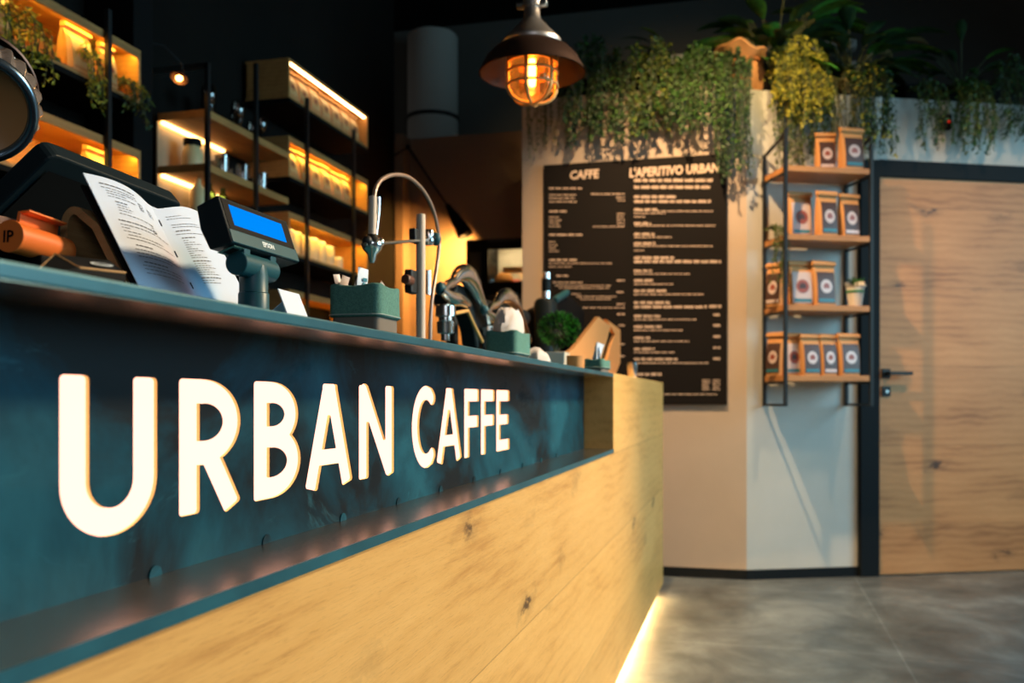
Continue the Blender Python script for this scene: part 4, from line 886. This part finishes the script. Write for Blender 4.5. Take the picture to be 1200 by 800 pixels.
# bags in the boxes (front towards the room)
MB = Matrix.Translation((SX0, 0, 0)) @ Matrix.Rotation(R(90), 4, 'Z')
protos += [pouch(style=3)]; used += [0]
def boxbags(rows, z, grp):
    for y, k, s_, lab, dx in rows: place_bag(3, y, .055+dx, z+.015, R(90), lab, grp, s_, MB)
g1 = 'coffee bags in the left lit boxes'
boxbags([(2.42, 0, (1.6, 1, .90), 'big amber-lit coffee bag near the left edge of the upper left box', 0), (2.83, 0, (1.1, 1, .86), 'amber-lit coffee bag just left of the post in the upper left box', 0), (2.985, 1, (.62, 1, .84), 'narrow coffee bag just right of the post in the upper left box', .0)], PITCH[1][0], g1)
boxbags([(2.96, 2, (1.0, 1, .86), 'coffee bag at the right of the lower left box, above the till monitor', .02)], PITCH[2][0], g1)
g2 = 'coffee bags in the right lit boxes'
W6 = ['first', 'second', 'third', 'fourth', 'fifth', 'sixth', 'seventh']
boxbags([(4.40+.132*i, (0, 2, 1, 0, 2, 1, 0)[i], (1.0, 1, .78+.02*(i % 3)), W6[i]+' coffee bag from the left in the topmost right box', .0) for i in range(7)], PITCH[0][0], g2)
boxbags([(4.40+.135*i, (1, 0, 2, 1, 0, 2)[i], (1.0, 1, .78+.03*(i % 2)), W6[i]+' coffee bag from the left in the second right box', .0) for i in range(6)], PITCH[1][0], g2)
# candle jars
def jar(y, lab, s_=1.0):
    t = thing('candle_jar', lab, 'jar', (SX0-.06, y, PITCH[2][0]+.0145), group='pale candle jars in the third right box', here=False)
    g = G(); g.lathe([(.038, 0), (.040, .01), (.040, .105*s_), (.034, .115*s_)], 'wax', (0, 0, 0), 20); g.build('jar_body', t, True)
    g = G(); g.lathe([(.036, .1155*s_), (.037, .119*s_), (.030, .132*s_), (.010, .136*s_)], 'ceramic', (0, 0, 0), 20); g.build('jar_lid', t, True); return t
for i, (px, s_) in enumerate(((349, 1), (358, 1), (368, .95), (377, 1), (386, .98), (395, .9), (405, .55))):
    jar(yat(px), W6[i]+' pale jar from the left in the third right box', s_)
# middle shelf: oak boards with light strips and a pale back
ms = thing('open_shelf', 'open oak shelf between the lit boxes, with light strips under two boards', 'shelf', (-2.43, 3.6, 2.0))
ym0, ym1 = yat(240)+.012, 4.312
ZM = [2.285, 2.05, 1.815]
for i, z in enumerate(ZM):
    G().box((SX1+.01, ym0, z-.033), (SX0+.004, ym1, z), 'oak_box').build('shelf_board', ms, bevel=.001)
    if i < 2: G().box((SX1+.018, ym0+.01, z-.046), (SX1+.034, ym0+.50, z-.0335), 'led_shelf').build('light_strip', ms)
mat('pale_back', (.48, .36, .22), .7)
G().box((SX1, ym0, 1.60), (SX1+.008, ym0+.52, 2.252), 'pale_back').build('back_panel', ms)
def lgl(name, lab, prof, m, x, y, z, grp, cat='glass', seg=18):
    o = G().lathe(prof, m, (0, 0, 0), seg, cap=False).build(name, None, True, loc=(x, y, z)); tag(o, lab, cat, grp); return o
wine = [(.030, 0), (.028, .003), (.004, .006), (.004, .065), (.020, .075), (.032, .10), (.034, .125), (.027, .155), (.026, .155)]
tumb = [(.001, .002), (.028, .002), (.033, .09), (.031, .09), (.027, .008), (.001, .008)]
bott = [(.001, 0), (.035, 0), (.037, .01), (.037, .13), (.030, .155), (.013, .175), (.012, .205), (.014, .206), (.014, .215), (.001, .216)]
for i, (y, x) in enumerate(((3.72, -2.38), (3.84, -2.46), (3.95, -2.37), (4.07, -2.45), (4.18, -2.38), (4.26, -2.47))):
    lgl('wine_glass', W6[i]+' stemmed glass from the left on the top board of the open shelf', wine, 'glass_smoky', x, y, ZM[0]+.0005, 'stemmed glasses on the open shelf')
for i, (y, x) in enumerate(((3.80, -2.36), (3.89, -2.44), (3.98, -2.36), (4.06, -2.45), (4.15, -2.36), (4.24, -2.44))):
    lgl('tumbler', W6[i]+' tumbler from the left on the second board of the open shelf', tumb, 'glass_smoky', x, y, ZM[1]+.0005, 'tumblers on the open shelf')
pj = thing('glass_jar', 'pale jar with a dark lid, left end of the open shelf\'s second board', 'jar', (-2.45, 3.70, ZM[1]))
G().lathe([(.001, 0), (.040, 0), (.046, .02), (.046, .085), (.034, .11), (.030, .115)], 'wax', (-2.45, 3.70, ZM[1]+.0005), 24).build('jar_body', pj, True)
G().lathe([(.036, .1160), (.040, .120), (.040, .145), (.02, .150)], 'black_matte', (-2.45, 3.70, ZM[1]), 24).build('dark_lid', pj, True)
for i, y in enumerate((3.70, 3.79, 3.90)): 
    t = thing('liqueur_bottle', ['left', 'middle', 'right'][i]+' one of three bottles on the third board of the open shelf', 'bottle', (-2.42, y, ZM[2]), group='bottles on the third board', here=False)
    G().lathe(bott, 'glass_green' if i else 'wax', (0, 0, .0005), 20).build('bottle_body', t, True)
    G().lathe([(.001, .2165), (.015, .2165), (.015, .2285), (.001, .2295)], 'black_matte', (0, 0, 0), 16).build('stopper', t, True)
tl = thing('bright_spot_lamp', 'tiny bright spot built as a lamp left of the middle shelf post, high up', 'lamp', (-2.40, 3.5, 2.4))  # small bright spot at this height, built as a bell lamp
c_ = atX(210, 92, -2.36); 
tilt = Matrix.Rotation(R(-28), 4, 'X')
def tl_(p): return c_+(tilt @ Vector(p))
g = G(); g.lathe([(.012, .045), (.014, .03), (.034, .008), (.036, 0)], 'copper_dark', c_, 20, tilt, cap=False); g.build('lamp_shade', tl, True)
g = G(); g.ball(tl_((0, 0, .002)), .014, 'filament_small', 12, .8); g.build('bulb', tl, True)
g = G(); g.tube([tl_((0, 0, .045)), tl_((0, -.01, .07)), Vector((c_.x-.03, c_.y-.06, c_.z+.12)), Vector((SX1+.002, yat(182)+.05, c_.z+.13))], .004, 'black_metal', 8); g.build('lamp_arm', tl, True)
bl = G().box((-2.55, -1.0, 0), (-2.0, 5.35, .95), 'black_matte').build('back_counter', bevel=.004); tag(bl, 'dark low cabinet run under the lit shelves, hidden behind the counter', 'cabinet')

# ================================================================== caged pendants
def pendant(label, loc, rot=None, cord=True, bulb='filament', amber=True, drop=1.6, cage='brass'):
    t = thing('pendant_lamp', label, 'lamp', (0, 0, 0), group='caged pendant lamps', here=False)
    # z = 0 is the shade rim
    g = G(); g.lathe([(.165, 0), (.163, .004), (.158, .018), (.142, .050), (.118, .078), (.088, .098), (.086, .098), (.114, .074), (.138, .047), (.154, .016), (.160, 0)], 'copper_dark', (0, 0, 0), 48, cap=False); g.build('shade', t, True)
    g = G(); g.lathe([(.089, .096), (.092, .106), (.090, .112), (.058, .148), (.034, .178), (.026, .190), (.024, .225), (.030, .228), (.030, .250), (.012, .256), (.001, .256)], 'nickel', (0, 0, 0), 40); g.build('lamp_cap', t, True)
    for sx_ in (-1, 1): G().tube([Vector((sx_*.022, 0, .238)), Vector((sx_*.048, 0, .238))], .014, 'steel_brushed', 14).build('side_bolt', t, True, bevel=.002)
    g = G(); g.lathe([(.074, .030), (.081, .030), (.081, .046), (.074, .050)], 'brass', (0, 0, 0), 36, cap=False); g.build('collar', t, True)
    nr = 6 if amber else 14
    for k in range(nr):
        a = math.pi/6+k*2*math.pi/nr; pr = [(.078, .032), (.078, -.045), (.074, -.066), (.062, -.084), (.042, -.097), (.018, -.102), (0, -.103)]
        G().tube([Vector((r*math.cos(a), r*math.sin(a), z)) for r, z in catmull([(x, y, 0) for x, y in pr], 3) and [(q.x, q.y) for q in catmull([(x, y, 0) for x, y in pr], 3)]], .0058, cage, 8).build('cage_rib', t, True)
    for z, r in ((.0, .0785), (-.045, .0785)): G().tube([Vector((r*math.cos(i*math.pi/18), r*math.sin(i*math.pi/18), z)) for i in range(37)], .0046, cage, 8, cap=False).build('cage_ring', t, True)
    g = G(); g.lathe([(.066, .046), (.067, -.03), (.062, -.062), (.045, -.082), (.020, -.091), (.0005, -.093)], 'glass_amber' if amber else 'glass_clear', (0, 0, 0), 36, cap=False); g.build('glass_jar', t, True)
    g = G(); g.lathe([(.001, -.048), (.009, -.044), (.012, -.030), (.012, .030), (.010, .048)], bulb, (0, 0, 0), 16); g.build('bulb', t, True)
    g = G(); g.lathe([(.015, .048), (.020, .052), (.020, .095)], 'brass', (0, 0, 0), 16); g.build('bulb_holder', t, True)
    if cord: g = G(); g.tube([Vector((0, 0, .255)), Vector((0, 0, drop))], .006, 'black_metal', 8); g.build('cord', t, True)
    if amber: t.scale = (1, 1, .90)
    t.location = loc
    if rot: t.rotation_euler = rot
    return t
pl = atw(623.5, 86, 2.87); pz = pl.z
pendant('copper caged pendant lamp glowing amber above the far end of the counter', tuple(pl), None, True, drop=4.3-pz)
# the second, nearer lamp: copper shade with a ribbed glass drum, tipped towards the lower right
mat('blue_steel', (.16, .22, .28), .22, .9); mat('ribbed_glass', (.50, .42, .38), .12, .7); mat('amber_disc', (.42, .20, .07), .35)
nl = atw(-34, 104, 1.22)
rt, upz, fwd = Vector((tc, ts, 0)), Vector((0, 0, 1)), Vector((-ts, tc, 0))
zn = -(rt*.42-upz*.50-fwd*.62).normalized(); xn = zn.cross(upz).normalized(); yn = zn.cross(xn)
NM = Matrix(((xn.x, yn.x, zn.x), (xn.y, yn.y, zn.y), (xn.z, yn.z, zn.z))).to_4x4()
t = thing('bulkhead_lamp', 'near lamp with ribbed glass drum and copper shade, cut off by the left edge', 'lamp', tuple(nl))
def nlat(prof, m, nm, seg=48, cap=False): return G().lathe(prof, m, nl, seg, NM, cap).build(nm, t, True)
nlat([(.079, -.004), (.077, .0), (.072, .018), (.060, .042), (.042, .058), (.030, .064), (.030, .10), (.022, .12), (.002, .122)], 'copper_dark', 'shade')
nlat([(.0785, -.004), (.081, -.002), (.081, .003), (.0775, .003)], 'copper_dark', 'shade_rim')
rs = []
for z, r in ((.0, .062), (-.014, .072), (-.036, .077), (-.058, .076), (-.074, .070)):
    rs.append([(NM @ Vector(((r+.0035*math.cos(i*math.pi/3))*math.cos(i*math.pi/72), (r+.0035*math.cos(i*math.pi/3))*math.sin(i*math.pi/72), z)))+nl for i in range(144)])
G().rings(rs, 'ribbed_glass', cap=False).build('ribbed_drum', t, True)
G().tube([(NM @ Vector((.066*math.cos(i*math.pi/24), .066*math.sin(i*math.pi/24), -.076)))+nl for i in range(49)], .0070, 'blue_steel', 10, cap=False).build('end_ring', t, True)
G().tube([(NM @ Vector((.067*math.cos(i*math.pi/24), .067*math.sin(i*math.pi/24), -.006)))+nl for i in range(49)], .005, 'blue_steel', 10, cap=False).build('neck_ring', t, True)
nlat([(.061, -.074), (.045, -.062), (.022, -.056), (.001, -.054)], 'amber_disc', 'end_lens')
G().tube([(NM @ Vector((0, 0, .12)))+nl, (NM @ Vector((0, 0, .17)))+nl, nl+Vector((-.12, .02, .30)), nl+Vector((-.14, .02, 4.3-nl.z))], .008, 'black_metal', 10).build('stem_pipe', t, True)

# ================================================================== dim kitchen end
al_ = thing('arm_lamp', 'dark jointed arm lamp lighting an amber pool on the brown partition', 'lamp', (-2.3, 6.5, 2.9))
def K(px, py, y=6.42): return atY(px, py, y)
g = G(); g.tube([K(440, 196), K(478, 172)], .007, 'black_metal', 8); g.build('short_arm', al_, True)
g = G(); g.tube([K(478, 172), K(525, 242, 6.25)], .009, 'black_metal', 8); g.build('long_arm', al_, True)
g = G(); g.ball(K(478, 172), .020, 'black_metal', 12); g.build('joint', al_, True)
hh0, hh1 = K(524, 240, 6.25), K(546, 276, 6.25); g = G(); g.tube([hh0, hh0.lerp(hh1, .35), hh1], [.018, .034, .060], 'black_matte', 20, cap=False); g.tube([hh0, hh0.lerp(hh1, .05)], .018, 'black_matte', 16); g.build('lamp_head', al_, True)
g = G(); g.tube([hh1, K(574, 300, 6.25)], .005, 'black_metal', 8); g.build('guide_rod', al_, True)
g = G(); g.tube([K(440, 196), Vector((K(440, 196).x, 6.45, K(440, 196).z))], .012, 'black_metal', 10); g.build('wall_mount', al_, True)
hl = K(550, 284, 6.22); spot('arm_lamp_light', tuple(hl), tuple(K(478, 345, 6.6)), 220, (1.0, .50, .12), 125, .25, .03)
dw = thing('display_warmer', 'black food warmer with a bright glass front at the kitchen end', 'food warmer', (-1.85, 6.2, 0))
ywm = 6.15
A0, A1 = atY(546, 281, ywm), atY(618, 281, ywm); z1w = A0.z; z0w = 1.02
def kw(px, py): return atY(px, py, ywm)
G().box((A0.x, ywm, z0w), (kw(572, 281).x, ywm+.38, z1w), 'black_matte').build('side_housing', dw, bevel=.004)
G().box((kw(550.5, 0).x, ywm-.006, z0w+.05), (kw(564, 0).x, ywm+.001, kw(550, 296).z), 'black_metal').build('control_strip', dw)
G().box((kw(572, 0).x, ywm, z1w-.02), (A1.x, ywm+.38, z1w), 'black_metal').build('top_panel', dw)
zsh = kw(590, 330).z
G().box((kw(572, 0).x, ywm, zsh-.09), (A1.x, ywm+.38, zsh), 'black_matte').build('shelf_edge', dw)
G().box((kw(590, 0).x, ywm-.012, kw(0, 341).z), (A1.x, ywm-.001, kw(0, 335).z), 'brass').build('front_handle', dw)
G().box((kw(572, 0).x, ywm, z0w), (A1.x, ywm+.38, zsh-.092), 'black_metal').build('base_housing', dw)
G().box((kw(572, 0).x, ywm+.26, zsh), (A1.x, ywm+.27, z1w-.02), 'wall_pale').build('back_plate', dw)
G().box((kw(572, 0).x, ywm-.002, z1w-.075), (A1.x, ywm+.004, z1w-.02), 'black_matte').build('front_fascia', dw)
G().box((kw(573, 0).x, ywm+.10, z1w-.027), (A1.x, ywm+.16, z1w-.0205), 'warmer_light').build('light_bar', dw)
G().box((kw(572, 0).x+.001, ywm+.004, zsh+.001), (A1.x, ywm+.009, z1w-.021), 'glass_clear').build('glass_front', dw)
bk_ = kw(581, 320); g = G(); g.lathe([(.001, 0), (.05, 0), (.066, .025), (.060, .055), (.035, .08), (.001, .088)], 'bread', (bk_.x+.02, ywm+.15, zsh+.0005), 20); tag(g.build('bread_loaf', smooth=True), 'round orange loaf behind the glass of the food warmer', 'bread')
g = G(); g.lathe([(.001, 0), (.03, 0), (.034, .014), (.02, .03), (.001, .032)], 'red_item', (kw(600, 0).x, ywm+.14, zsh+.0005), 16); tag(g.build('red_tomato', smooth=True), 'small red item beside the loaf in the food warmer', 'food')
# ================================================================== plants hanging from the wall tops
def hanging_plant(name, label, mats, base, along, width, drop0, drop1, n, leaf, seed, out=.10, top=.10, group='hanging plants along the wall tops', dens=.016, shape='flat', curl=.03, pot=True, cat='plant'):
    random.seed(seed); al__ = Vector(along).normalized(); outv = Vector((al__.y, -al__.x, 0)); base = Vector(base)
    t = thing(name, label, cat, tuple(base), group=group)
    if pot:
        c = base-outv*.14; g = G(); g.rings([[c+al__*(sx_*(width*.42+e))+outv*(sy_*(.085+e))+Vector((0, 0, z)) for sx_, sy_ in ((-1, -1), (1, -1), (1, 1), (-1, 1))] for z, e in ((.0, 0), (.11, .012), (.11, .002), (.09, 0))], 'black_matte'); g.build('planter', t, bevel=.004)
    g = G(); gs = G()
    for k in range(n):
        u = random.uniform(-.5, .5); u2 = u*1.0
        dr = random.uniform(drop0, drop1)*(1-.45*abs(u2*2)**2 if shape == 'dome' else 1)
        s0 = base+al__*(u*width*.8)-outv*.10+Vector((0, 0, .06)); ap_ = base+al__*(u*width*.95)+outv*(out*random.uniform(.15, .6))+Vector((0, 0, top*random.uniform(.3, 1)*(1-.5*abs(u2*2)**2)+.03))
        o2 = out*random.uniform(.35, 1.0); s1 = base+al__*(u*width+random.uniform(-.02, .02))+outv*o2+Vector((0, 0, -dr*.35)); s2 = base+al__*(u*width+random.uniform(-curl, curl))+outv*(o2*random.uniform(.7, 1.1))+Vector((0, 0, -dr))
        pth = catmull([s0, ap_, s1, s2], 7); L_ = sum((b-a).length for a, b in zip(pth, pth[1:]))
        gs.tube(pth[::3]+[pth[-1]], .0016, 'stem', 4, cap=False)
        m_ = int(L_/dens)
        for j in range(m_):
            f = (j+random.random())/m_*(len(pth)-1); i = min(int(f), len(pth)-2); p = pth[i].lerp(pth[i+1], f-i); tn = (pth[i+1]-pth[i]).normalized()
            sd_ = Vector((random.gauss(0, 1), random.gauss(0, 1), random.gauss(0, .5))).normalized()
            dv = (tn*random.uniform(.3, 1.0)+sd_*.9+Vector((0, 0, -.15))); ll = leaf*random.uniform(.6, 1.2)
            mm = random.choice(mats if random.random() < .8 or f/(len(pth)) > .45 else mats[:1])
            q_ = p+outv*.0; leafy(g, q_, dv, sd_+outv, ll, ll*(.55 if leaf < .04 else .28), mm)
    g.build('foliage', t); gs.build('stems', t); return t
AX = (1, 0, 0); AW = (ca, sa, 0)
def mtop(px, z=2.812): p = atY(px, 115, 5.398); return (p.x, 5.398-.004, z)
def wtop(px, z=2.77): q_ = onwall(px, 115, .004); p = MW @ Vector((q_.x, -.004, z)); return tuple(p)
hanging_plant('trailing_fern', 'greyish green thin trailing strands at the far left of the wall top', ['leaf_olive', 'leaf_dark'], mtop(640), AX, .26, .10, .42, 16, .022, 1, .08, .05, dens=.02)
hanging_plant('fern', 'dark fern with drooping fronds just right of the pendant lamp', ['leaf_dark', 'leaf_green', 'leaf_dark'], mtop(702), AX, .34, .16, .33, 44, .030, 2, .16, .34, dens=.014)
hanging_plant('trailing_vine', 'olive trailing vine with pale tips hanging above the word APERITIVO', ['leaf_olive', 'leaf_green', 'leaf_dark'], mtop(765), AX, .30, .12, .30, 46, .030, 3, .16, .26, dens=.014)
hanging_plant('trailing_vine', 'thick mid green trailing vine above the top right corner of the menu board', ['leaf_green', 'leaf_dark', 'leaf_green'], mtop(820), AX, .30, .16, .31, 60, .026, 4, .17, .20, dens=.013)
hanging_plant('ivy', 'long dark ivy hanging at the wall corner left of the wall shelf', ['leaf_dark', 'leaf_green', 'leaf_dark'], mtop(860), AX, .20, .25, .58, 50, .024, 5, .16, .15, dens=.012)
hanging_plant('painted_lit_ivy', 'bushy vine with crown coloured bright lamplit yellow above the wall shelf', ['leaf_yellow', 'leaf_yellow', 'leaf_olive'], wtop(930), AW, .33, .06, .24, 90, .024, 6, .17, .30, shape='dome', dens=.012)  # warm lamplight on the crown is put into its leaf colour
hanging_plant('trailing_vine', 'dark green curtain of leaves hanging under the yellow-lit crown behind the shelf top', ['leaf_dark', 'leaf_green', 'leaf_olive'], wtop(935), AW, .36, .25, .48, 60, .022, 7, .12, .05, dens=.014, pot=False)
hanging_plant('dried_vine', 'tan dried strands hanging behind the two top coffee bags', ['leaf_tan', 'leaf_tan', 'leaf_olive'], wtop(977), AW, .14, .10, .32, 22, .016, 8, .14, .06, dens=.02, pot=False)
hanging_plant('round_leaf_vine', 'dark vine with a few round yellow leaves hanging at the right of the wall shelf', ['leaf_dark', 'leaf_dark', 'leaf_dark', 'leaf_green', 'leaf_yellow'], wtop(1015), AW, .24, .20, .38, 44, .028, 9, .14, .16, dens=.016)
hanging_plant('trailing_vine', 'small trailing vine hanging above the left part of the door frame', ['leaf_olive', 'leaf_dark', 'leaf_green'], wtop(1082), AW, .18, .10, .34, 22, .026, 10, .15, .06, dens=.016)
hanging_plant('trailing_vine', 'bright green trailing vine beside the small black wall box above the door', ['leaf_green', 'leaf_olive', 'leaf_green'], wtop(1131), AW, .22, .18, .36, 46, .026, 11, .17, .10, dens=.015)
hanging_plant('trailing_fern', 'dim trailing fern at the right edge above the door', ['leaf_dark', 'leaf_green', 'leaf_dark'], wtop(1185), AW, .30, .10, .24, 34, .040, 12, .15, .28, dens=.02)
hanging_plant('shelf_vine', 'small olive vine trailing down the left side of the wall shelf', ['leaf_olive', 'leaf_green'], tuple(MW @ Vector((.085, -.20, LV[1]-.005))), AW, .07, .10, .28, 16, .018, 13, .06, .03, dens=.015, pot=False, group='plants on the wall shelf')
def broad_plant(label, base, n, L0, L1, W_, mats, seed, spread=1.0, name='broadleaf_plant'):
    random.seed(seed); base = Vector(base); t = thing(name, label, 'plant', tuple(base), group='broad-leaved plants above the walls')
    g = G(); g.lathe([(.07, 0), (.095, .12), (.085, .12), (.08, .10)], 'black_matte', base, 20); g.build('pot', t, True)
    g = G(); gs = G()
    for k in range(n):
        a = random.uniform(0, 6.283); el = random.uniform(.25, 2.1); L_ = random.uniform(L0, L1); h = Vector((math.cos(a), math.sin(a)*.8, 0))*spread
        p0 = base+Vector((0, 0, .10)); pk = p0+h*L_*.45+Vector((0, 0, L_*.45*el)); 
        gs.tube([p0, p0.lerp(pk, .5)+Vector((0, 0, .04)), pk], .0035, 'stem', 5)
        d = (h+Vector((0, 0, -.25+.4*el))).normalized(); s_ = d.cross(Vector((0, 0, 1))).normalized(); nrm = s_.cross(d); m_ = random.choice(mats); ll = L_*.62; rows = []
        for i in range(8):
            u = i/7; w_ = W_*math.sin(math.pi*min(.985, u*.96+.02))**.75/2; c = pk+d*ll*u-Vector((0, 0, .30*ll*u*u)); rows.append([c-s_*w_+nrm*w_*.35, c, c+s_*w_+nrm*w_*.35])
        g.rings(rows, m_, closed=False)
    g.build('leaves', t, True); gs.build('stalks', t); return t
def high(px, z=2.78, back=.25): p = MW @ Vector((onwall(px, 100, 0).x, back, z)); return tuple(p)
broad_plant('large-leaved plant with strap leaves at the top edge, above the yellow-lit vine', high(925, 2.78, .20), 90, .26, .56, .10, ['leaf_dark', 'leaf_basil', 'leaf_green', 'leaf_dark', 'leaf_olive'], 31)
broad_plant('dim broad-leaved plant with a few yellow leaves at the top, right of centre', high(1022, 2.78, .22), 70, .24, .52, .10, ['leaf_dark', 'leaf_dark', 'leaf_tan', 'leaf_green', 'leaf_green'], 32)
broad_plant('dark spreading plant at the upper right corner', high(1165, 2.78, .30), 22, .22, .42, .06, ['leaf_dark', 'leaf_dark', 'leaf_green'], 33)
broad_plant('palm-like dark plant behind the pendant lamp side of the wall top', (mtop(715)[0], 5.60, 2.78), 20, .18, .34, .03, ['leaf_dark', 'leaf_olive'], 34)
broad_plant('olive feathery plant rising over the middle of the menu wall', (mtop(790)[0], 5.60, 2.78), 20, .16, .34, .03, ['leaf_olive', 'leaf_dark'], 35)
slab('wall_right_top', (-.05, .10, 2.68), (3.2, .75, 2.775), 'wall_black', MW)
# crumpled sack pot on the corner
vy = lambda px: atX(px, 300, SX0-.01).y
for px, w_, sd_, lb_ in ((10, .30, 41, 'yellow-green trailing plant at the left end of the upper left lit box'), (98, .13, 42, 'small yellow-green trailing plant between the bags of the upper left box'), (150, .16, 43, 'sparse dark trailing sprigs at the right end of the upper left box')):
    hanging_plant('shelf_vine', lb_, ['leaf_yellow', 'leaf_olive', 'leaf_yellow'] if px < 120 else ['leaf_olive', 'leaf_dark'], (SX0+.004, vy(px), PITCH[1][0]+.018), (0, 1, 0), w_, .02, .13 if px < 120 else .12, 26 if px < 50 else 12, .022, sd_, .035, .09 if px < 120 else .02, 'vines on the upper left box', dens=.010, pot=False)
sp_ = Vector((mtop(868)[0], 5.40, 2.80)); t = thing('sack_planter', 'crumpled tan sackcloth planter lit orange on top of the wall corner', 'planter', (sp_.x, 5.50, 2.80))
cz = Vector((sp_.x, 5.56, 2.78)); g = G(); rs = []
for j, (r, z) in enumerate(((.10, 0), (.13, .05), (.135, .12), (.115, .18), (.14, .22), (.165, .25), (.16, .262), (.11, .24), (.09, .18))):
    rs.append([cz+Vector((r*math.cos(i*math.pi/18)*(1+.10*math.sin(4*i*math.pi/18+j)), r*math.sin(i*math.pi/18)*(1+.08*math.sin(3*i*math.pi/18)), z+.022*math.sin(3*i*math.pi/18+1)*(j > 3)+.012*math.sin(7*i*math.pi/18))) for i in range(36)])
g.rings(rs, 'sack'); g.build('sack_body', t, True)
g = G(); g.tube([cz+Vector((.122*math.cos(i*math.pi/12), .122*math.sin(i*math.pi/12), .182+.006*math.sin(i))) for i in range(25)], .009, 'terracotta', 8, cap=False); g.build('tie_cord', t, True)
# small black wall box with a red light
q_ = onwall(1106, 144, .0); t = thing('alarm_box', 'small black box with a red light on the wall above the door', 'detector', tuple(MW @ Vector((q_.x, 0, q_.z))), AL, here=False)
G().box((-.033, -.03, -.045), (.033, -.0005, .045), 'black_matte').build('box_body', t, bevel=.003)
G().lathe([(.001, 0), (.008, 0), (.007, .003), (.001, .004)], 'red_led', (.012, -.030, 0), 14, Matrix.Rotation(R(90), 4, 'X')).build('red_lens', t, True)
